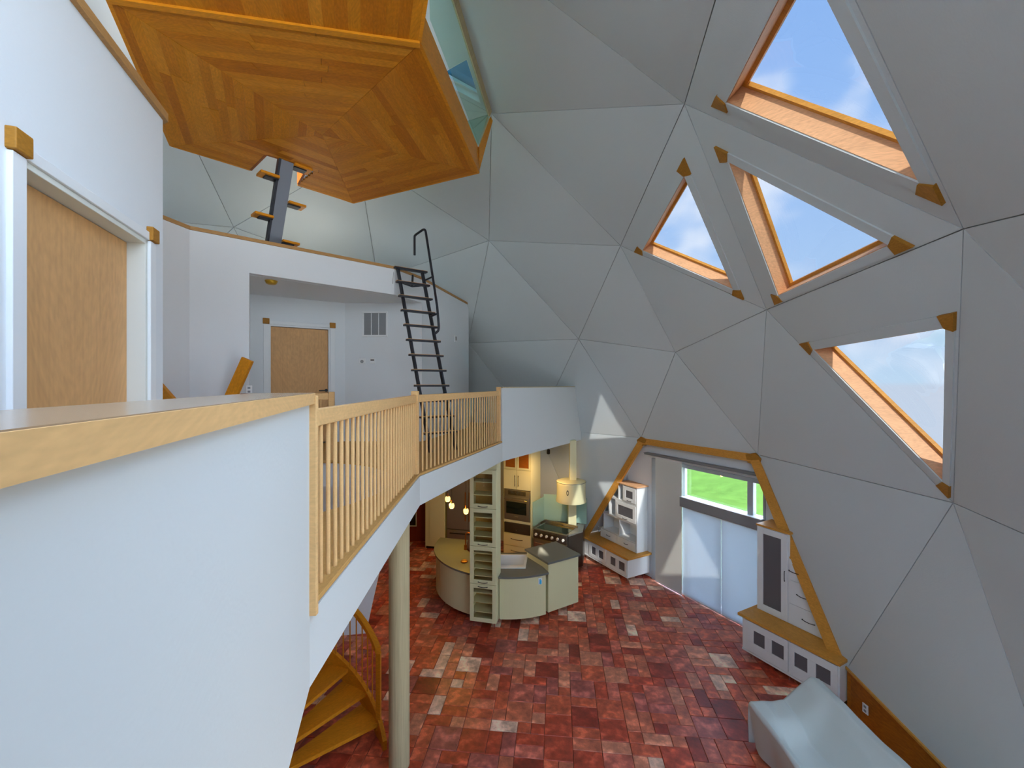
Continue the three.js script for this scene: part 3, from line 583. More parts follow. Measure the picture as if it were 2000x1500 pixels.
// ---------------------------------------------------------------- loft platform (pentagon under the apex)
{
  const Y = 7.697, TOP = 8.04, corner = (k) => { const al = (43 - 72 * k) * Math.PI / 180; return [DOME.x + 2.13 * Math.cos(al), DOME.z + 2.13 * Math.sin(al)]; };
  const c = [[-0.865, -3.966], [-0.504, -6.402], [-2.808, -7.472], [-4.586, -5.672], [-3.36, -3.5]];
  const notch = [[-3.427, -6.763], [-3.02, -6.235], [-3.433, -5.901], [-3.91, -6.325]];
  const P = thing('loft_platform', 'pentagonal wooden loft platform at the top of the dome, seen from below', 'platform', [DOME.x, Y, DOME.z]);
  // structure above the boards
  const outline = [c[0], c[1], c[2], ...notch, c[3], c[4]];
  partW('deck', slab(outline, Y + 0.02, Y + 0.2), MAT.white, P);
  const ext = [c[4], [c[4][0] + 0.75, c[4][1] + 2.1], [c[0][0] + 0.55, c[0][1] + 1.6], c[0]];
  partW('deck_extension', slab(ext, Y + 0.02, Y + 0.2), MAT.maple, P);
  // fascia boards
  const loop = [c[4], c[0], c[1], c[2], notch[0], notch[1], notch[2], notch[3], c[3], c[4]];
  for (let i = 1; i + 1 < loop.length; i++) {
    const p = loop[i], q = loop[i + 1], inN = i >= 4 && i <= 6;
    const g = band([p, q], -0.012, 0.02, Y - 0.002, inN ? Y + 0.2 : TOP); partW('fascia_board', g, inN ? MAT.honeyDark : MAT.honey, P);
  }
  partW('fascia_board', band([ext[2], ext[3]], -0.012, 0.02, Y - 0.002, TOP), MAT.honey, P);
  partW('seam_moulding', band([c[4], c[0]], -0.03, 0.03, Y - 0.022, Y + 0.01), MAT.honey, P);
  // boards in five sectors, each parallel to its outer edge
  const woods = [[206, 132, 30], [196, 120, 24], [212, 140, 40], [188, 112, 22], [200, 126, 32], [208, 134, 32]].map((b, i) => satin({ map: woodTex(b, 0.6, 1.0, 30 + i), roughness: 0.5 }));
  const cen = [DOME.x, DOME.z], W = 0.092;
  const inNotch = (x, z) => { const d = [c[3][0] - c[2][0], c[3][1] - c[2][1]], l = Math.hypot(...d), u = ((x - c[2][0]) * d[0] + (z - c[2][1]) * d[1]) / (l * l); const n0 = notch[0], t0 = ((n0[0] - c[2][0]) * d[0] + (n0[1] - c[2][1]) * d[1]) / (l * l), n1 = notch[3], t1 = ((n1[0] - c[2][0]) * d[0] + (n1[1] - c[2][1]) * d[1]) / (l * l); return [u, t0, t1]; };
  const plank = (A, B, C, D) => { // four plan corners
    const lo = [A, B, C, D].map(([x, z]) => V(x, Y + (rnd() - 0.5) * 0.0015, z)), y = lo[0].y; lo.forEach((v) => { v.y = y; });
    const ctr = lo.reduce((s, v) => s.add(v), V()).divideScalar(4), inn = lo.map((v) => v.clone().lerp(ctr, 0.0025 / Math.max(0.05, v.distanceTo(ctr))));
    const g = prism(inn, lo.map((v) => v.clone().setY(Y + 0.021)));
    const ang = Math.atan2(B[1] - A[1], B[0] - A[0]), ca = Math.cos(ang), sa = Math.sin(ang), p = g.attributes.position, uv = g.attributes.uv, o1 = rnd() * 7, o2 = rnd() * 7;
    for (let i = 0; i < p.count; i++) uv.setXY(i, p.getX(i) * ca + p.getZ(i) * sa + o1, -p.getX(i) * sa + p.getZ(i) * ca + o2);
    partW('deck_board', g, woods[Math.floor(rnd() * woods.length)], P);
  };
  const lerp2 = (p, q, t) => [p[0] + (q[0] - p[0]) * t, p[1] + (q[1] - p[1]) * t];
  for (let k = 0; k < 5; k++) {
    const a = c[k], b = c[(k + 1) % 5], ap = Math.abs((b[0] - a[0]) * (a[1] - cen[1]) - (a[0] - cen[0]) * (b[1] - a[1])) / Math.hypot(b[0] - a[0], b[1] - a[1]), rows = Math.round(ap / W);
    for (let r = 0; r < rows; r++) {
      const t0 = r / rows, t1 = (r + 1) / rows, A0 = lerp2(a, cen, t0), B0 = lerp2(b, cen, t0), A1 = lerp2(a, cen, t1), B1 = lerp2(b, cen, t1);
      const len = Math.hypot(B0[0] - A0[0], B0[1] - A0[1]); let cuts = [0, 1];
      if (len > 1.1) cuts = [0, 0.25 + rnd() * 0.5, 1];
      if (k === 2) { // the hatch notch interrupts the outer rows
        const [, u0, u1] = inNotch(0, 0), depth = 0.66 / ap;
        if (t0 < depth - 0.01) {
          const f = (u, t) => (u - 0.5) / (1 - t) + 0.5; // sector rows shrink towards the centre
          const s0 = f(u0, (t0 + t1) / 2), s1 = f(u1, (t0 + t1) / 2);
          for (const [x, y] of [[0, s0], [s1, 1]]) if (y - x > 0.02) plank(lerp2(A0, B0, x), lerp2(A0, B0, y), lerp2(A1, B1, y), lerp2(A1, B1, x));
          continue;
        }
      }
      for (let i = 0; i + 1 < cuts.length; i++) plank(lerp2(A0, B0, cuts[i]), lerp2(A0, B0, cuts[i + 1]), lerp2(A1, B1, Math.min(1, cuts[i + 1])), lerp2(A1, B1, cuts[i]));
    }
  }
  for (let i = 0; i < 24; i++) { // the extension is boarded across
    const f = (t) => [lerp2(ext[0], ext[3], t), lerp2(ext[1], ext[2], t)], [p0, p1] = f(i / 24), [q0, q1] = f((i + 1) / 24);
    plank(p0, p1, q1, q0);
  }
  // glass guard between the fascia and the dome strut, with its wooden end stile and head
  const K = H('T>u0').clone(), K2 = H('T>u4').clone(), s0 = V(-0.79, TOP, -4.1), s1 = V(-0.482, TOP, -6.28), inward = V(-1, 0, 0.1).normalize();
  const lower = (p) => p.clone().add(V(-0.02, -0.02, 0)), Kin = lower(K), K2in = lower(K2);
  partW('glass_panel', prism([s0, s1, Kin, K2in], [s0, s1, Kin, K2in].map((p) => p.clone().addScaledVector(inward, 0.008))), MAT.glassGreen, P);
  partW('head_board', board(K2in.clone().add(V(0.0, -0.02, 0)), Kin.clone().add(V(0.0, -0.02, 0.06)), 0.03, 0.09, V(0.4, 1, 0)), MAT.columnWood, P);
  partW('end_stile', prism([V(-0.504, Y, -6.402), V(-0.482, TOP, -6.27), V(-0.33, 8.62, -6.5), V(-0.3, 8.6, -6.58)], [V(-0.524, Y, -6.432), V(-0.512, TOP, -6.34), V(-0.36, 8.62, -6.57), V(-0.33, 8.6, -6.62)]), MAT.honey, P);
  const s2 = V(-2.72, TOP, -7.4), K3 = lower(H('T>u1'));
  const q4 = [V(-0.56, TOP, -6.44), s2, K3.clone().add(V(0, 0, 0.03)), K.clone().add(V(-0.04, -0.03, 0.02))];
  partW('glass_panel', prism(q4, q4.map((p) => p.clone().add(V(-0.004, 0, 0.008)))), MAT.glassGreen, P);
}
// ---------------------------------------------------------------- patio door bay and its built-in cabinets
// local frame of the bay: x along the door wall (right is positive), z into the room, origin on the floor in the door plane
const BAY = [3.816, 0, -8.747], BT = -1.0823;
const bayAt = (t, y, z) => V(BAY[0] + 0.469 * t - 0.883 * z, y, BAY[2] + 0.883 * t + 0.469 * z);
{
  const o = structure('wall_bay', 'white wall around the patio doors', BAY, BT);
  const s = new THREE.Shape([[-3.1, 0], [3.1, 0], [3.1, 0.62], [1.5, 3.34], [-1.5, 3.34], [-3.1, 0.62]].map((p) => new THREE.Vector2(...p)));
  s.holes.push(new THREE.Path([[-1.19, 0.0], [-1.19, 2.79], [1.44, 2.79], [1.44, 0.0]].map((p) => new THREE.Vector2(...p))));
  part('wall_panel', planarUV(new THREE.ExtrudeGeometry(s, { depth: 0.14, bevelEnabled: false }).translate(0, 0, -0.14)), MAT.wall, o);
  const I = V(-1.413, 3.236, 0.136), J = V(1.38, 3.251, 0.136), L = V(2.953, 0.571, 0.64), I2 = V(-2.95, 0.586, 0.624);
  const back = (p) => V(p.x, p.y, -0.14), out = (p, dx, dy) => V(p.x + dx, p.y + dy, p.z);
  for (const [a, b, dx, dy] of [[I, J, 0, 0.12], [J, L, 0.12, 0.07], [I2, I, -0.12, 0.07]]) part('soffit', prism([a, b, back(b), back(a)], [a, b, back(b), back(a)].map((p) => out(p, dx, dy))), MAT.wall, o);
  part('riser', prism([V(2.95, 0, 0.64), V(2.95, 0.58, 0.64), V(3.08, 0.58, -0.1), V(3.08, 0, -0.1)], [V(3.1, 0, 0.66), V(3.1, 0.58, 0.66), V(3.2, 0.58, -0.1), V(3.2, 0, -0.1)]), MAT.plywood, o);
  part('riser', prism([V(-2.95, 0, 0.62), V(-2.95, 0.58, 0.62), V(-3.08, 0.58, -0.1), V(-3.08, 0, -0.1)], [V(-3.15, 0, 0.64), V(-3.15, 0.58, 0.64), V(-3.2, 0.58, -0.1), V(-3.2, 0, -0.1)]), MAT.white, o);
  // wooden trim along the three edges of the bay, with corner gussets
  const tr = structure('trim_2', 'wooden trim around the patio door bay', BAY, BT);
  const edge = (a, b, w) => { const d = b.clone().sub(a).normalize(), c = V(0, 1.6, 0.36), m = a.clone().add(b).multiplyScalar(0.5), inn = c.sub(m); inn.addScaledVector(d, -inn.dot(d)).normalize(); const n = d.clone().cross(inn).normalize(); if (n.z < 0) n.negate();
    const q = [a, b, b.clone().addScaledVector(inn, w).addScaledVector(d, -w * 0.35), a.clone().addScaledVector(inn, w).addScaledVector(d, w * 0.35)]; return prism(q.map((p) => p.clone().addScaledVector(n, -0.03)), q.map((p) => p.clone().addScaledVector(n, 0.03))); };
  part('trim_board', edge(I, J, 0.14), MAT.trimWood, tr);
  part('trim_board', edge(J, L, 0.16), MAT.trimWood, tr);
  part('trim_board', edge(I2, I, 0.15), MAT.trimWood, tr);
  const gus = (p, dx) => { const q = [V(p.x - dx * 0.03, p.y + 0.03, p.z), V(p.x - dx * 0.2, p.y - 0.02, p.z), V(p.x - dx * 0.16, p.y - 0.16, p.z), V(p.x + dx * 0.03, p.y - 0.2, p.z), V(p.x + dx * 0.09, p.y - 0.06, p.z)]; return prism(q.map((v) => v.clone().setZ(v.z - 0.02)), q.map((v) => v.clone().setZ(v.z + 0.045))); };
  part('gusset', gus(J, 1), MAT.blockWood, tr); part('gusset', gus(I, -1), MAT.blockWood, tr);
  // windows and doors
  const w = structure('window_20', 'patio door window with a transom above a deep ledge', BAY, BT);
  part('frame', merge([span(-1.19, -1.07, 0, 2.79, -0.08, 0.03), span(1.4, 1.44, 0, 2.79, -0.08, 0.02), span(-1.07, 1.4, 2.71, 2.79, -0.08, 0.02), span(1.11, 1.22, 2.1, 2.71, -0.08, 0.02), span(-0.36, -0.29, 0, 2.71, -0.08, 0.0)]), MAT.frameGrey, w);
  part('ledge', span(-0.33, 1.43, 1.9, 2.1, -0.12, 0.11, 0.006), MAT.ventDark, w);
  part('ledge_cap', span(-0.33, 1.43, 2.1, 2.112, -0.12, 0.12, 0.003), MAT.white, w);
  part('sash', merge([span(-0.29, 1.36, 0.02, 0.1, -0.1, -0.05), span(0.54, 0.64, 0.1, 1.9, -0.1, -0.05), span(-0.29, -0.21, 0.1, 1.9, -0.1, -0.05)]), MAT.white, w);
  for (const [a, b, c, d] of [[-0.29, 1.11, 2.112, 2.71], [1.22, 1.4, 2.112, 2.71], [-1.07, -0.36, 0.02, 2.71], [-0.21, 1.36, 0.1, 1.9]]) part('pane', span(a, b, c, d, -0.075, -0.07, 0), MAT.glass, w);
}
function shade(label, t0, t1, y1, z, mat) {
  const o = thing('panel_shade', label, 'blind', bayAt((t0 + t1) / 2, 0.012, z).toArray(), BT, 'panel shades of the patio doors'), w = (t1 - t0) / 2;
  part('cloth', span(-w, w, 0.03, y1 - 0.03, -0.002, 0.002, 0), mat, o);
  part('hem_bar', span(-w, w, 0, 0.032, -0.005, 0.005, 0.002), MAT.white, o);
  part('carrier', span(-w, w, y1 - 0.035, y1, -0.008, 0.008, 0.002), MAT.white, o);
}
shade('tall cream panel shade at the left of the patio doors, reaching up to the track', -1.03, -0.3, 2.84, 0.075, MAT.shadeCream);
shade('bright white panel shade at the left under the window ledge', -0.31, 0.588, 1.89, 0.03, MAT.shade);
shade('bright white panel shade at the right under the window ledge, beside the long cabinet', 0.594, 1.43, 1.89, 0.03, MAT.shade);
{
  const o = thing('curtain_track', 'long grey curtain track above the patio doors', 'curtain track', bayAt(0, 2.86, 0.08).toArray(), BT);
  for (let i = 0; i < 4; i++) part('rail', span(-1.33, 1.36, 0, 0.035, -0.07 + i * 0.03, -0.05 + i * 0.03, 0.002), MAT.ironGrey, o);
  part('cover', span(-1.33, 1.36, 0.035, 0.047, -0.08, 0.06, 0.002), MAT.ventDark, o);
}
const bow = (w, d = 0.026, r = 0.006) => tube([V(-w / 2, 0, 0), V(-w / 2, 0, d * 0.5), V(0, -0.006, d), V(w / 2, 0, d * 0.5), V(w / 2, 0, 0)], r, 16, 6, 0.6);
function frameDoor(parent, x0, x1, y0, y1, z, rail, mat, inner, handle, innerName = 'mesh_panel') {
  const d = part('door', merge([span(x0, x0 + rail, y0, y1, z, z + 0.02, 0.003), span(x1 - rail, x1, y0, y1, z, z + 0.02, 0.003), span(x0 + rail, x1 - rail, y0, y0 + rail, z, z + 0.02, 0.003), span(x0 + rail, x1 - rail, y1 - rail, y1, z, z + 0.02, 0.003)]), mat, parent);
  part(innerName, span(x0 + rail - 0.005, x1 - rail + 0.005, y0 + rail - 0.005, y1 - rail + 0.005, z + 0.004, z + 0.009, 0), inner, d);
  if (handle) { const [hx, hy, len, vert] = handle; const g = bow(len); if (vert) g.rotateZ(Math.PI / 2); part('handle', g, MAT.black, d, [hx, hy, z + 0.02]); }
  return d;
}
function bench(label, t0, t1, z1, top, over, grilles, doors, gy) {
  const o = thing('bench_cabinet', label, 'cabinet', bayAt((t0 + t1) / 2, 0, z1 / 2).toArray(), BT, 'built-in bench cabinets beside the patio doors'), mx = (t0 + t1) / 2, mz = z1 / 2, S = (a, b, c, d, e, f, r) => span(a - mx, b - mx, c, d, e - mz, f - mz, r);
  part('carcass', S(t0, t1, 0.11, top - 0.045, 0.02, z1, 0.004), MAT.cabinet, o);
  part('plinth_strip', S(t0, t1, 0.11, 0.14, z1, z1 + 0.012, 0.003), MAT.cabinet, o);
  part('wood_top', S(...over, top - 0.045, top, 0.005, z1 + 0.045, 0.008), MAT.trimWood, o);
  doors.forEach(([a, b], i) => {
    const g = grilles.slice(i * 2, i * 2 + 2), y0 = 0.16, y1 = top - 0.065, pieces = [S(a, b, y0, gy[0], z1, z1 + 0.02, 0.002), S(a, b, gy[1], y1, z1, z1 + 0.02, 0.002)];
    const xs = [a, g[0][0], g[0][1], g[1][0], g[1][1], b];
    for (let k = 0; k < 6; k += 2) pieces.push(S(xs[k], xs[k + 1], gy[0], gy[1], z1, z1 + 0.02, 0.002));
    const d = part('door', merge(pieces), MAT.cabinet, o);
    for (const [x, y] of g) part('mesh_panel', S(x - 0.004, y + 0.004, gy[0] - 0.004, gy[1] + 0.004, z1 + 0.004, z1 + 0.008, 0), MAT.mesh, d);
  });
  for (const x of [t0 + 0.1, (t0 + t1) / 2, t1 - 0.1]) for (const z of [0.12, z1 - 0.08]) part('leg', cyl(0.016, 0.016, 0.112, 10, x - mx, 0.056, z - mz), MAT.chrome, o);
  return o;
}
bench('low white bench cabinet with wooden top and mesh windows, left of the patio doors', -2.9, -1.26, 0.7, 0.58, [-2.93, -1.2], [[-2.52, -2.36], [-2.24, -2.07], [-1.81, -1.64], [-1.525, -1.336]], [[-2.62, -1.985], [-1.9, -1.275]], [0.235, 0.425]);
bench('long white bench cabinet with wooden top and mesh windows, beside the covered sofa', 1.54, 2.94, 0.81, 0.7, [1.48, 2.96], [[1.74, 1.92], [2.03, 2.21], [2.36, 2.54], [2.65, 2.835]], [[1.6, 2.27], [2.295, 2.92]], [0.31, 0.52]);
{ // stepped shelf unit at the left
  const base = 0.582, zf = 0.345, o = thing('shelf_cabinet', 'white stepped shelf cabinet with two small mesh doors standing on the left bench', 'cabinet', bayAt(-1.9, base, 0.17).toArray(), BT);
  const S = (a, b, c, d, e, f, r = 0.002) => span(a + 1.9, b + 1.9, c - base, d - base, e - 0.17, f - 0.17, r), T = 0.02;
  part('carcass', merge([
    S(-1.36, -1.335, base, 2.09, 0.01, zf), S(-2.62, -1.36, base, 0.6, 0.01, zf), S(-2.62, -2.6, 0.6, 0.82, 0.01, zf), S(-2.62, -1.36, 0.8, 0.82, 0.01, zf),
    S(-2.51, -2.49, 0.82, 1.22, 0.01, zf), S(-2.51, -1.36, 1.2, 1.24, 0.01, zf), S(-1.93, -1.91, 0.82, 1.2, 0.01, zf), S(-2.31, -2.29, 1.24, 1.68, 0.01, zf), S(-2.31, -1.36, 1.66, 1.7, 0.01, zf),
    S(-2.06, -2.04, 1.24, 1.66, 0.01, zf), S(-1.96, -1.94, 1.7, 2.09, 0.01, zf), S(-1.8, -1.78, 1.7, 2.09, 0.01, zf), S(-1.96, -1.36, 2.07, 2.09, 0.01, zf)]), MAT.cabinet, o);
  part('back_panel', merge([S(-2.6, -1.36, 0.6, 0.8, 0.005, 0.015), S(-2.49, -1.36, 0.82, 1.2, 0.005, 0.015), S(-2.29, -1.36, 1.24, 1.66, 0.005, 0.015), S(-1.94, -1.36, 1.7, 2.07, 0.005, 0.015)]), MAT.cabinet, o);
  const L = { x: 1.9, y: -base, z: -0.17 };
  frameDoor(o, -1.775 + 1.9, -1.365 + 1.9, 1.71 - base, 2.065 - base, zf - 0.17, 0.09, MAT.cabinet, MAT.mesh, [-1.56 + 1.9, 1.745 - base, 0.12]);
  frameDoor(o, -2.04 + 1.9, -1.365 + 1.9, 1.25 - base, 1.655 - base, zf - 0.17, 0.085, MAT.cabinet, MAT.mesh, [-1.7 + 1.9, 1.285 - base, 0.14]);
  for (const [a, b] of [[-2.595, -1.985], [-1.975, -1.365]]) { const d = part('drawer', S(a, b, 0.61, 0.795, zf, zf + 0.02, 0.003), MAT.cabinet, o); part('handle', bow(0.12), MAT.black, d, [(a + b) / 2 + 1.9, 0.7 - base, zf - 0.15]); }
  part('wood_top', S(-1.97, -1.3, 2.09, 2.118, 0.005, zf + 0.03, 0.006), MAT.reveal, o);
}
{ // cupboard with slanted drawers at the right
  const base = 0.702, zf = 0.44, o = thing('cupboard', 'white cupboard with a tall grey mesh door and slanted drawers on the long bench cabinet', 'cabinet', bayAt(2, base, 0.25).toArray(), BT);
  const q = (pts, z0, z1) => prism(pts.map(([t, y]) => V(t - 2, y - base, z0 - 0.25)), pts.map(([t, y]) => V(t - 2, y - base, z1 - 0.25)));
  part('carcass', q([[1.56, base], [2.645, base], [2.09, 1.76], [2.06, 2.11], [1.56, 2.11]], 0.01, zf), MAT.cabinet, o);
  frameDoor(o, 1.57 - 2, 2.06 - 2, 0.72 - base, 2.1 - base, zf - 0.25, 0.1, MAT.cabinet, MAT.mesh, [2.02 - 2, 1.43 - base, 0.15, true]);
  const ed = (y) => 2.63 - 0.52 * (y - 0.72);
  for (const [a, b, hx, hy] of [[0.72, 1.03, 2.37, 0.87], [1.04, 1.4, 2.29, 1.215], [1.41, 1.73, 2.175, 1.55]]) {
    const d = part('drawer', q([[2.085, a], [ed(a), a], [ed(b), b], [2.085, b]], zf, zf + 0.018), MAT.cabinet, o);
    part('handle', bow(0.17), MAT.black, d, [hx - 2, hy - base, zf + 0.018 - 0.25]);
  }
  part('wood_top', q([[1.55, 2.11], [2.1, 2.11], [2.09, 2.14], [1.55, 2.14]], 0.005, zf + 0.02), MAT.trimWood, o);
}
function outlet(label, p, turn, extra) {
  const o = thing('wall_outlet', label, 'outlet', p, turn, 'wall outlets');
  part('plate', span(-0.038, 0.038, -0.06, 0.06, -0.004, 0.006, 0.003), MAT.white, o);
  for (const y of [-0.026, 0.026]) part('socket', span(-0.016, 0.016, y - 0.014, y + 0.014, 0.005, 0.009, 0.002), MAT.ventDark, o);
  if (extra) part('night_light', span(-0.018, 0.018, -0.045, 0.03, 0.008, 0.032, 0.006), MAT.blueLight, o, null, 'small blue glowing night light');
}
outlet('white outlet on the orange plywood wall behind the covered sofa', [4.56, 0.31, -5.45], -Math.PI / 2 + 0.136);
outlet('small outlet at the low left end of the stepped white shelf cabinet', bayAt(-2.665, 0.75, 0.36).toArray(), BT);
outlet('small outlet on the upper white wall just right of the leaning handrail board', [-3.66, 4.42, -5.875], turnOf(BACK[3], BACK[4]) + Math.PI);
// ---------------------------------------------------------------- sofa under a dust sheet
{
  const o = thing('covered_sofa', 'sofa hidden under a pale grey white dust sheet at the lower right', 'sofa', [3.3, 0, -4.0]);
  const N = 90, M = 70, z0 = -5.2, z1 = -2.3, pos = [], idx = [], prof = (v, u) => { // v across the sofa: front hem, seat edge, seat, back top, hem behind
    const e = Math.min(u, 1 - u) / 0.16, arm = 1 - THREE.MathUtils.smoothstep(e, 0.55, 1.2), fl = 0.06 * noise.noise(u * 9, v * 2, 1.5);
    const K = [[0, 3.02 + fl, 0.03], [0.2, 2.9, 0.56], [0.235, 2.93, 0.605], [0.3, 3.06, 0.46 + 0.15 * arm], [0.5, 3.33, 0.5 + 0.12 * arm], [0.68, 3.55, 0.78 + 0.04 * arm], [0.76, 3.66, 0.9], [0.82, 3.76, 0.88], [1, 3.92, 0.25]];
    let i = 0; while (v > K[i + 1][0] && i < K.length - 2) i++;
    const s = THREE.MathUtils.smoothstep((v - K[i][0]) / (K[i + 1][0] - K[i][0]), 0, 1) * 0.5 + 0.5 * (v - K[i][0]) / (K[i + 1][0] - K[i][0]);
    return [K[i][1] + (K[i + 1][1] - K[i][1]) * s, K[i][2] + (K[i + 1][2] - K[i][2]) * s];
  };
  for (let i = 0; i <= N; i++) for (let j = 0; j <= M; j++) {
    const u = i / N, v = j / M; let uu = (u - 0.07) / 0.86, end = 0;
    if (u < 0.07) end = 1 - u / 0.07; else if (u > 0.93) end = (u - 0.93) / 0.07;
    uu = Math.max(0, Math.min(1, uu)); let [x, y] = prof(v, uu);
    let z = z0 + (z1 - z0) * uu; if (u < 0.07) z -= 0.05 * Math.sin(end * 1.5); if (u > 0.93) z += 0.05 * Math.sin(end * 1.5);
    const hang = Math.pow(end, 1.2); y = y * (1 - hang) + Math.min(y, 0.04) * hang; x += (x < 3.3 ? 1 : -1) * 0.03 * end;
    const fold = noise.noise(u * 7 + v * 3, v * 9, 4) * 0.02 + Math.abs(noise.noise(u * 5 + v * 4, v * 2.5, 8)) * 0.035;
    pos.push(x + fold * 0.4 - 3.3, Math.max(0.012, y + fold), z + 4.0 + fold * 0.5);
  }
  for (let i = 0; i < N; i++) for (let j = 0; j < M; j++) { const a = i * (M + 1) + j, b = a + M + 1; idx.push(a, a + 1, b, a + 1, b + 1, b); }
  const g = new THREE.BufferGeometry(); g.setAttribute('position', new THREE.Float32BufferAttribute(pos, 3)); g.setIndex(idx); g.computeVertexNormals();
  const n = clean(g); part('dust_sheet', n, MAT.sheet, o);
}
// ---------------------------------------------------------------- kitchen
const ISL = [-0.08, 0, -9.42];
{
  const o = thing('kitchen_island', 'curved cream kitchen island with a grey countertop on thin legs', 'kitchen island', ISL);
  const A = (d, r) => [r * Math.cos(d * Math.PI / 180), r * Math.sin(d * Math.PI / 180)];
  const sector = (a0, a1, r0, r1, n = 18) => { const P = []; for (let i = 0; i <= n; i++) P.push(A(a0 + (a1 - a0) * i / n, r1)); for (let i = n; i >= 0; i--) P.push(A(a0 + (a1 - a0) * i / n, r0)); return P; };
  for (const [a, b] of [[63, 95.5], [114, 149.6], [150, 193]]) part('front_panel', slab(sector(a, b, 1.56, 1.59), 0.135, 0.9), MAT.cream, o);
  part('carcass', slab(sector(63, 95, 0.98, 1.557), 0.12, 0.7), MAT.cream, o);
  part('carcass', slab(sector(114.5, 193, 0.98, 1.557), 0.12, 0.9), MAT.cream, o);
  const top = []; const arcTo = (a0, a1, r) => { for (let i = 0; i <= 24; i++) top.push(A(a0 + (a1 - a0) * i / 24, r)); };
  arcTo(61.5, 96, 1.63); arcTo(96.2, 113.8, 1.27); arcTo(114, 194, 1.63); arcTo(194, 112, 0.95); arcTo(108, 75, 0.5); top.push([0.42, 0.45], [0.455, 0.62]);
  const sk = [[-0.22, 0.62], [0.4, 0.62], [0.33, 1.25], [-0.2, 1.25]];
  part('countertop', slab(top, 0.9, 0.935, [sk]), MAT.counter, o);
  for (const d of [70, 84, 122, 140, 158, 176]) for (const r of [1.46]) part('leg', cyl(0.014, 0.014, 0.122, 8, ...[A(d, r)[0], 0.061, A(d, r)[1]]), MAT.chrome, o);
  const s = thing('sink', 'white square kitchen sink set in the grey countertop right of the tall glass cabinet', 'sink', [ISL[0] + 0.08, 0.935, ISL[2] + 0.93]);
  const lp = (g, y, f = 1) => sk.map(([x, z]) => V((x - 0.08) * f + (x > 0.08 ? g : -g), y, (z - 0.93) * f + (z > 0.93 ? g : -g)));
  const rim = [lp(0.012, 0.014), lp(-0.035, 0.014), lp(-0.035, -0.17, 0.9)], pos = [];
  for (let k = 0; k < 2; k++) for (let i = 0; i < 4; i++) { const j = (i + 1) % 4; pos.push(rim[k][i], rim[k + 1][j], rim[k][j], rim[k][i], rim[k + 1][i], rim[k + 1][j]); }
  const b = rim[2]; pos.push(b[0], b[2], b[1], b[0], b[3], b[2]);
  const out = lp(0.012, 0.001); for (let i = 0; i < 4; i++) { const j = (i + 1) % 4; pos.push(out[i], rim[0][j], out[j], out[i], rim[0][i], rim[0][j]); }
  const g = new THREE.BufferGeometry().setFromPoints(pos); g.computeVertexNormals(); part('basin', planarUV(g), MAT.white, s);
  part('drain', cyl(0.035, 0.035, 0.006, 16, 0, -0.165, 0), MAT.chrome, s);
  const al = 67.5 * Math.PI / 180; outlet('white outlet with a blue night light on the curved front of the kitchen island', [ISL[0] + 1.592 * Math.cos(al), 0.79, ISL[2] + 1.592 * Math.sin(al)], Math.PI / 2 - al, true);
  const k = thing('brass_fitting', 'small round brass fitting set in the curved countertop left of the tall glass cabinet', 'fitting', [-0.955, 0.936, -8.47]);
  part('ring', new THREE.TorusGeometry(0.06, 0.014, 8, 24).rotateX(Math.PI / 2).translate(0, 0.008, 0), MAT.copper, k); part('lid', cyl(0.05, 0.05, 0.01, 20, 0, 0.005, 0), MAT.brass, k);
  const f = thing('faucet', 'dark brown curved kitchen faucet on the island, left of the tall glass cabinet', 'faucet', [-1.0, 0.935, -9.1]);
  part('body', cyl(0.03, 0.036, 0.1, 16, 0, 0.05, 0), MAT.copper, f);
  part('spout', tube([V(0, 0.1, 0), V(0, 0.3, 0), V(0.04, 0.37, 0.03), V(0.12, 0.36, 0.08), V(0.14, 0.29, 0.1)], 0.014, 30, 8, 0.5), MAT.copper, f);
}
{
  const o = thing('bar_cabinet', 'raised square cream cabinet with a grey top at the right end of the kitchen island', 'cabinet', [1.02, 0, -8.268], Math.atan2(0.413, 0.671));
  part('carcass', span(-0.37, 0.37, 0.12, 1.05, -0.76, -0.02, 0.004), MAT.cream, o);
  part('end_panel', span(0.37, 0.378, 0.12, 1.05, -0.76, -0.02, 0.002), MAT.cream, o);
  part('countertop', span(-0.4, 0.41, 1.05, 1.09, -0.8, 0.015, 0.005), MAT.counter, o);
  for (const x of [-0.3, 0.3]) for (const z of [-0.68, -0.1]) part('leg', cyl(0.014, 0.014, 0.122, 8, x, 0.061, z), MAT.chrome, o);
}
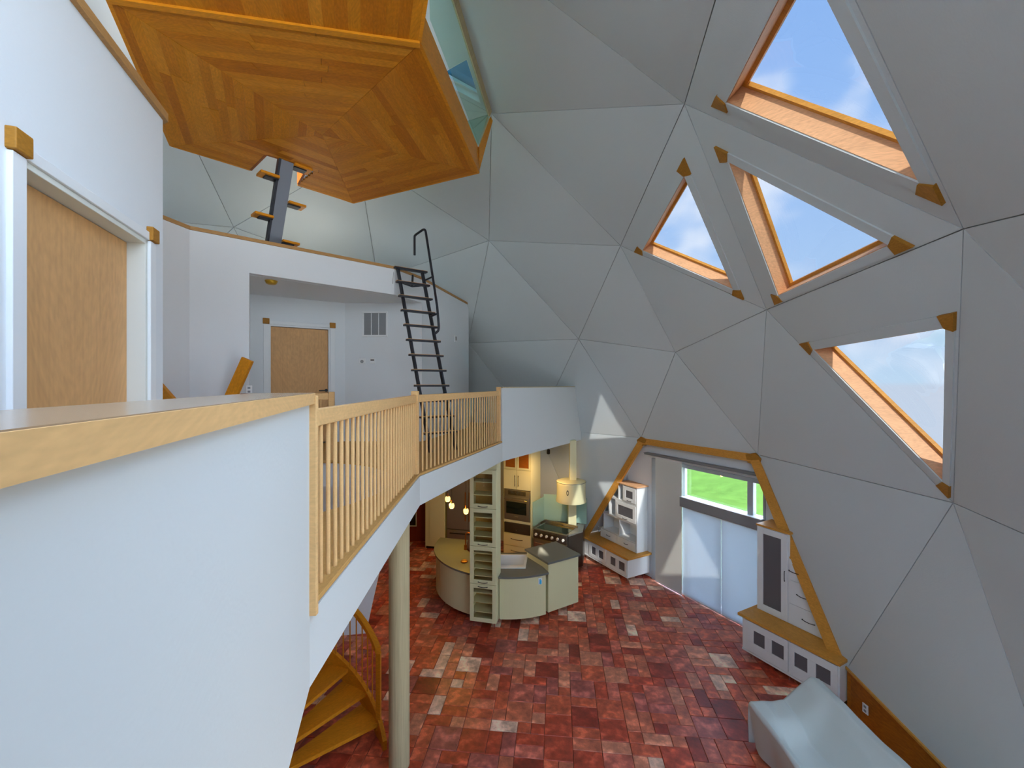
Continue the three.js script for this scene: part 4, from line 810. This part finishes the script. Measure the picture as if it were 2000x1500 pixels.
{
  const o = thing('glass_cabinet', 'tall narrow cream cabinet with four stacked glass doors in front of the kitchen island', 'cabinet', [-0.53, 0, -7.758], -0.229);
  const W = 0.255, D = 0.3;
  part('side_panel', span(-W, -W + 0.018, 0.13, 3.035, -D, -0.002), MAT.cream, o); part('side_panel', span(W - 0.018, W, 0.13, 3.035, -D, -0.002), MAT.cream, o);
  part('back_panel', span(-W + 0.018, W - 0.018, 0.13, 3.035, -D, -D + 0.012, 0), MAT.maple, o);
  const ys = [0.13, 0.827, 1.52, 2.217, 2.93];
  for (const y of ys) part('divider', span(-W + 0.018, W - 0.018, y - 0.009, y + 0.009, -D + 0.012, -0.004, 0.002), MAT.cream, o);
  part('top_panel', span(-W, W, 2.94, 3.035, -0.02, 0, 0.002), MAT.cream, o);
  for (let k = 0; k < 4; k++) {
    const n = [3, 4, 3, 2][k]; for (let i = 1; i <= n; i++) part('shelf', span(-W + 0.02, W - 0.02, ys[k] + (ys[k + 1] - ys[k]) * i / (n + 1) - 0.007, ys[k] + (ys[k + 1] - ys[k]) * i / (n + 1) + 0.007, -D + 0.012, -0.01, 0.001), MAT.cream, o);
    frameDoor(o, -W + 0.003, W - 0.003, ys[k] + 0.004, ys[k + 1] - 0.004, 0, 0.075, MAT.cream, MAT.cabGlass, [0, k ? ys[k] + 0.04 : ys[1] - 0.04, 0.17], 'glass');
  }
  for (const x of [-0.2, 0.2]) for (const z of [-0.3, -0.05]) part('leg', cyl(0.012, 0.012, 0.132, 8, x, 0.066, z), MAT.chrome, o);
}
{
  const p = [-0.21, -10.83], q = [0.47, -10.5], T = turnOf(p, q), mid = [(p[0] + q[0]) / 2, 0, (p[1] + q[1]) / 2];
  const o = thing('oven_cabinet', 'tall cream kitchen cabinet that holds the built-in oven', 'cabinet', mid, T), W = 0.378;
  part('carcass', merge([span(-W, W, 0.1, 0.72, -0.6, -0.002), span(-W, W, 0.985, 1.05, -0.6, 0.004), span(-W, W, 1.83, 3.04, -0.6, -0.002), span(-W, -W + 0.018, 0.7, 1.85, -0.6, 0), span(W - 0.018, W, 0.7, 1.85, -0.6, 0)]), MAT.cream, o);
  part('side_panel', span(W, W + 0.012, 0.1, 3.04, -0.6, 0.02, 0.002), MAT.cream, o);
  for (const s of [-1, 1]) {
    const a = s < 0 ? -W + 0.004 : 0.003, b = s < 0 ? -0.003 : W - 0.004;
    frameDoor(o, a, b, 2.34, 3.02, 0, 0.05, MAT.cream, MAT.honeyDark, null, 'glass_panel');
    const d = part('door', span(a, b, 1.84, 2.33, 0, 0.02, 0.003), MAT.cream, o);
    part('handle', merge([rod(V(0, -0.14, 0.03), V(0, 0.14, 0.03), 0.007), rod(V(0, -0.11, 0), V(0, -0.11, 0.03), 0.005), rod(V(0, 0.11, 0), V(0, 0.11, 0.03), 0.005)]), MAT.steelDark, d, [s * 0.05, 2.06, 0.02]);
  }
  for (const [a, b] of [[0.12, 0.4], [0.41, 0.7]]) { const d = part('drawer', span(-W + 0.004, W - 0.004, a, b, 0, 0.02, 0.003), MAT.cream, o); part('handle', bow(0.3, 0.035, 0.008), MAT.steelDark, d, [0, (a + b) / 2 + 0.03, 0.02]); }
  part('plinth', span(-W, W, 0, 0.1, -0.55, -0.06, 0), MAT.black, o);
  const at = (y, z = 0) => [mid[0] + z * -0.436, y, mid[2] + z * 0.9];
  const ov = thing('built_in_oven', 'stainless steel built-in oven with a dark window in the tall cream cabinet', 'oven', at(1.055, 0.002), T), w = 0.355;
  part('housing', span(-w, w, 0, 0.77, -0.5, 0.018, 0.004), MAT.steel, ov);
  part('control_panel', span(-w + 0.11, w - 0.11, 0.635, 0.745, 0.018, 0.026, 0.003), MAT.steelDark, ov);
  for (let i = 0; i < 5; i++) part('knob', cyl(0.018, 0.02, 0.02, 14).rotateX(Math.PI / 2).translate(-0.16 + i * 0.08, 0.69, 0.034), MAT.chrome, ov);
  const dr = part('door', span(-w + 0.01, w - 0.01, 0.07, 0.59, 0.018, 0.045, 0.006), MAT.steel, ov);
  part('window', span(-w + 0.07, w - 0.08, 0.17, 0.47, 0.045, 0.049, 0.002), MAT.blackGlass, dr);
  part('handle', merge([rod(V(-w + 0.03, 0.545, 0.085), V(w - 0.03, 0.545, 0.085), 0.011), rod(V(-0.28, 0.545, 0.04), V(-0.28, 0.545, 0.085), 0.008), rod(V(0.28, 0.545, 0.04), V(0.28, 0.545, 0.085), 0.008)]), MAT.chrome, dr);
  part('badge', span(-0.05, 0.05, 0.095, 0.12, 0.045, 0.048, 0.001), MAT.chrome, ov);
  const wd = thing('warming_drawer', 'dark steel warming drawer under the built-in oven', 'drawer', at(0.725, 0.002), T);
  part('front', span(-w, w, 0, 0.255, -0.45, 0.02, 0.004), MAT.steelDark, wd); part('knob', cyl(0.015, 0.018, 0.02, 14).rotateX(Math.PI / 2).translate(0, 0.09, 0.03), MAT.chrome, wd);
}
{
  const p = [0.535, -10.44], q = [1.3, -9.93], T = turnOf(p, q), mid = [(p[0] + q[0]) / 2, 0, (p[1] + q[1]) / 2], W = 0.456;
  const o = thing('range_cooker', 'stainless steel range cooker with a black glass top and a row of knobs', 'range', mid, T);
  part('body', span(-W, W, 0.1, 0.905, -0.6, -0.01, 0.004), MAT.steel, o);
  part('cooktop', span(-W, W, 0.905, 0.935, -0.6, 0.01, 0.004), MAT.steel, o);
  part('glass_top', span(-W + 0.05, W - 0.05, 0.935, 0.94, -0.54, -0.06, 0.001), MAT.blackGlass, o);
  part('back_rail', span(-W, W, 0.935, 1.0, -0.6, -0.575, 0.004), MAT.steel, o);
  part('control_panel', span(-W, W, 0.72, 0.9, -0.012, 0.03, 0.006), MAT.steelDark, o);
  for (let i = 0; i < 6; i++) { const k = part('knob', cyl(0.028, 0.034, 0.035, 18).rotateX(Math.PI / 2).translate(-0.37 + i * 0.148, 0.815, 0.048), MAT.knob, o); part('grip', span(-0.377 + i * 0.148, -0.363 + i * 0.148, 0.785, 0.845, 0.064, 0.078, 0.002), MAT.knob, k); }
  const d = part('oven_door', span(-W + 0.01, W - 0.01, 0.22, 0.7, -0.012, 0.025, 0.006), MAT.steel, o);
  part('handle', merge([rod(V(-0.38, 0.63, 0.075), V(0.38, 0.63, 0.075), 0.014), rod(V(-0.34, 0.63, 0.02), V(-0.34, 0.63, 0.075), 0.009), rod(V(0.34, 0.63, 0.02), V(0.34, 0.63, 0.075), 0.009)]), MAT.chrome, d);
  part('window', span(-0.25, 0.25, 0.32, 0.54, 0.025, 0.029, 0.001), MAT.blackGlass, d);
  for (const x of [-0.38, 0.38]) for (const z of [-0.5, -0.08]) part('leg', cyl(0.02, 0.02, 0.1, 10, x, 0.05, z), MAT.chrome, o);
  const c = thing('side_cabinet', 'dark steel fronted base cabinet with a grey top, right of the range cooker', 'cabinet', [1.6, 0, -10.4]);
  const loop = [[1.325, -9.95], [1.72, -10.26], [1.84, -10.72], [1.67, -10.75]];
  partW('carcass', slab(loop, 0.08, 0.9), MAT.steelDark, c);
  partW('countertop', slab(loop, 0.9, 0.937), MAT.counter, c);
  partW('foot', cyl(0.02, 0.02, 0.082, 10, 1.44, 0.041, -10.12), MAT.chrome, c); partW('foot', cyl(0.02, 0.02, 0.082, 10, 1.7, 0.041, -10.36), MAT.chrome, c); partW('foot', cyl(0.02, 0.02, 0.082, 10, 1.74, 0.041, -10.66), MAT.chrome, c);
  const b = thing('backsplash', 'pale sage green glass backsplash panels behind the range cooker', 'backsplash', [1.2, 0.94, -10.95]);
  for (const [u, v, h] of [[[0.515, -10.54], [0.83, -11.07], 1.55], [[0.83, -11.07], [1.64, -10.86], 1.62], [[1.64, -10.86], [1.9, -10.72], 1.6]]) {
    const l = Math.hypot(v[0] - u[0], v[1] - u[1]); partW('glass_panel', wallGeo(l, 0.94, h, 0.012).applyMatrix4(new THREE.Matrix4().makeRotationY(turnOf(u, v)).setPosition(u[0], 0, u[1])), MAT.sage, b);
  }
  const h = thing('range_hood', 'drum shaped cream range hood on a square cream duct', 'range hood', [1.45, 0.94, -10.37]);
  part('drum', new THREE.LatheGeometry([[0.0, 1.2], [0.33, 1.19], [0.362, 1.175], [0.352, 1.12], [0.348, 0.95], [0.354, 0.78], [0.37, 0.69], [0.35, 0.685], [0.33, 0.76], [0, 0.78]].map((a) => new THREE.Vector2(...a)).reverse(), 56), MAT.cream, h);
  part('rim_band', new THREE.TorusGeometry(0.36, 0.006, 6, 56).rotateX(Math.PI / 2).translate(0, 1.172, 0), MAT.counter, h);
  part('duct', span(0.0 - 0.03, 0.13, 1.19, 2.17, -0.16, 0.0, 0.004), MAT.cream, h);
  part('post', span(-0.04, 0.16, 0.0, 0.78, -0.33, -0.19, 0.004), MAT.cream, h);
  part('emblem', new THREE.TorusGeometry(0.035, 0.007, 6, 20).scale(0.7, 1.5, 1).rotateY(-0.38).translate(-0.128, 0.965, 0.325), MAT.black, h);
}
{
  const p = [-1.76, -11.45], q = [-0.86, -11.25], T = turnOf(p, q), m = [(p[0] + q[0]) / 2, 0, (p[1] + q[1]) / 2];
  const f = thing('refrigerator', 'grey steel refrigerator with two long handles at the back of the kitchen', 'refrigerator', m, T);
  part('body', span(-0.455, 0.455, 0.05, 2.1, -0.65, -0.01, 0.006), MAT.fridge, f);
  for (const [a, b, hx] of [[-0.452, 0.145, 0.09], [0.152, 0.452, 0.2]]) { const d = part('door', span(a, b, 0.6, 2.09, 0, 0.05, 0.008), MAT.fridge, f); part('handle', merge([rod(V(hx, 0.85, 0.1), V(hx, 1.62, 0.1), 0.014), rod(V(hx, 0.9, 0.05), V(hx, 0.9, 0.1), 0.01), rod(V(hx, 1.57, 0.05), V(hx, 1.57, 0.1), 0.01)]), MAT.copper, d); }
  const d = part('drawer', span(-0.452, 0.452, 0.1, 0.58, 0, 0.05, 0.008), MAT.fridge, f); part('handle', rod(V(-0.35, 0.5, 0.09), V(0.35, 0.5, 0.09), 0.014), MAT.black, d);
  const c = thing('pantry_cabinet', 'tall plain cream pantry cabinet left of the refrigerator', 'cabinet', [-2.08, 0, -11.6], T);
  part('carcass', span(-0.27, 0.3, 0.08, 3.03, -0.5, 0.12, 0.004), MAT.cream, c);
  part('door', span(-0.13, 0.285, 0.2, 2.96, 0.12, 0.14, 0.003), MAT.cream, c);
  part('side_panel', span(-0.3, -0.27, 0.0, 3.03, -0.5, 0.05, 0.002), MAT.cream, c);
  part('plinth', span(-0.27, 0.3, 0, 0.08, -0.45, 0.06, 0), MAT.black, c);
  const r = structure('door_3', 'dark red wooden door with a glass light beyond the kitchen', [-2.95, 0, -12.1], 0.02);
  part('leaf', merge([span(-0.5, -0.36, 0, 2.15, -0.03, 0.02), span(0.22, 0.56, 0, 2.15, -0.03, 0.02), span(-0.36, 0.22, 0, 0.42, -0.03, 0.02), span(-0.36, 0.22, 1.95, 2.15, -0.03, 0.02)]), MAT.redWood, r);
  part('pane', span(-0.36, 0.22, 0.42, 1.95, -0.01, -0.004, 0), MAT.blackGlass, r);
  part('moulding', merge([span(-0.36, 0.22, 0.42, 0.45, -0.004, 0.012, 0.002), span(0.19, 0.22, 0.45, 1.95, -0.004, 0.012, 0.002)]), MAT.shadeCream, r);
}
// pendants over the island
for (const [x, y, z, l] of [[-1.37, 2.05, -9.0, 'small lit glass pendant lamp over the island, hanging highest and leftmost of the three'], [-1.285, 1.905, -9.0, 'small lit glass pendant lamp over the island, the middle of the three'], [-0.98, 1.79, -9.0, 'small lit glass pendant lamp beside the tall glass cabinet, hanging lowest of the three']]) {
  const o = thing('pendant_lamp', l, 'pendant lamp', [x, y, z], 0, 'pendant lamps over the kitchen island');
  part('shade', new THREE.LatheGeometry([[0.0, -0.055], [0.035, -0.053], [0.052, -0.03], [0.056, 0.01], [0.048, 0.045], [0.02, 0.056], [0, 0.057]].map((p) => new THREE.Vector2(...p)), 20), MAT.lamp, o);
  part('socket', cyl(0.016, 0.022, 0.07, 12, 0, 0.09, 0), MAT.copper, o);
  part('cord', cyl(0.005, 0.005, UNDER - y - 0.12, 6, 0, 0.12 + (UNDER - y - 0.12) / 2, 0), MAT.iron, o);
  const L = new THREE.PointLight(0xffc84c, 0.8, 0, 2); L.position.set(0, -0.09, 0); L.castShadow = true; L.shadow.radius = 2; o.add(L);
}
{
  const o = thing('spotlight', 'small black spotlight under the far end of the balcony fascia', 'spotlight', [0.84, UNDER, -9.72]);
  part('stem', cyl(0.01, 0.01, 0.06, 8, 0, -0.03, 0), MAT.black, o);
  part('head', new THREE.LatheGeometry([[0.0, 0.0], [0.03, 0.0], [0.036, -0.02], [0.04, -0.1], [0.034, -0.1], [0.03, -0.03], [0, -0.03]].map((p) => new THREE.Vector2(...p)), 20).rotateX(0.4).translate(0, -0.06, 0), MAT.black, o);
  part('lamp_disc', cyl(0.03, 0.03, 0.004, 18, 0, -0.095, 0).rotateX(0.4).translate(0, -0.06, 0), MAT.lamp, o);
  const L = new THREE.SpotLight(0xffcf8a, 6, 0, 1.0, 0.8, 2); L.position.set(0, -0.2, -0.04); L.target.position.set(-0.25, -2.2, -1.3); L.castShadow = true; o.add(L, L.target);
}
{ // partition behind the stair
  const o = structure('wall_partition', 'end of a white partition wall under the balcony', [-3.6, 0, -7.5]);
  partW('wall_panel', prism([V(-2.64, 0, -7.62), V(-1.97, 3.04, -7.62), V(-4.6, 3.04, -7.3), V(-4.6, 0, -7.3)], [V(-2.66, 0, -7.74), V(-1.99, 3.04, -7.74), V(-4.62, 3.04, -7.42), V(-4.62, 0, -7.42)]), MAT.wall, o);
}
scene.traverse((o) => { if (o.isMesh) { o.castShadow = true; o.receiveShadow = true; } });
renderer.render(scene, camera);
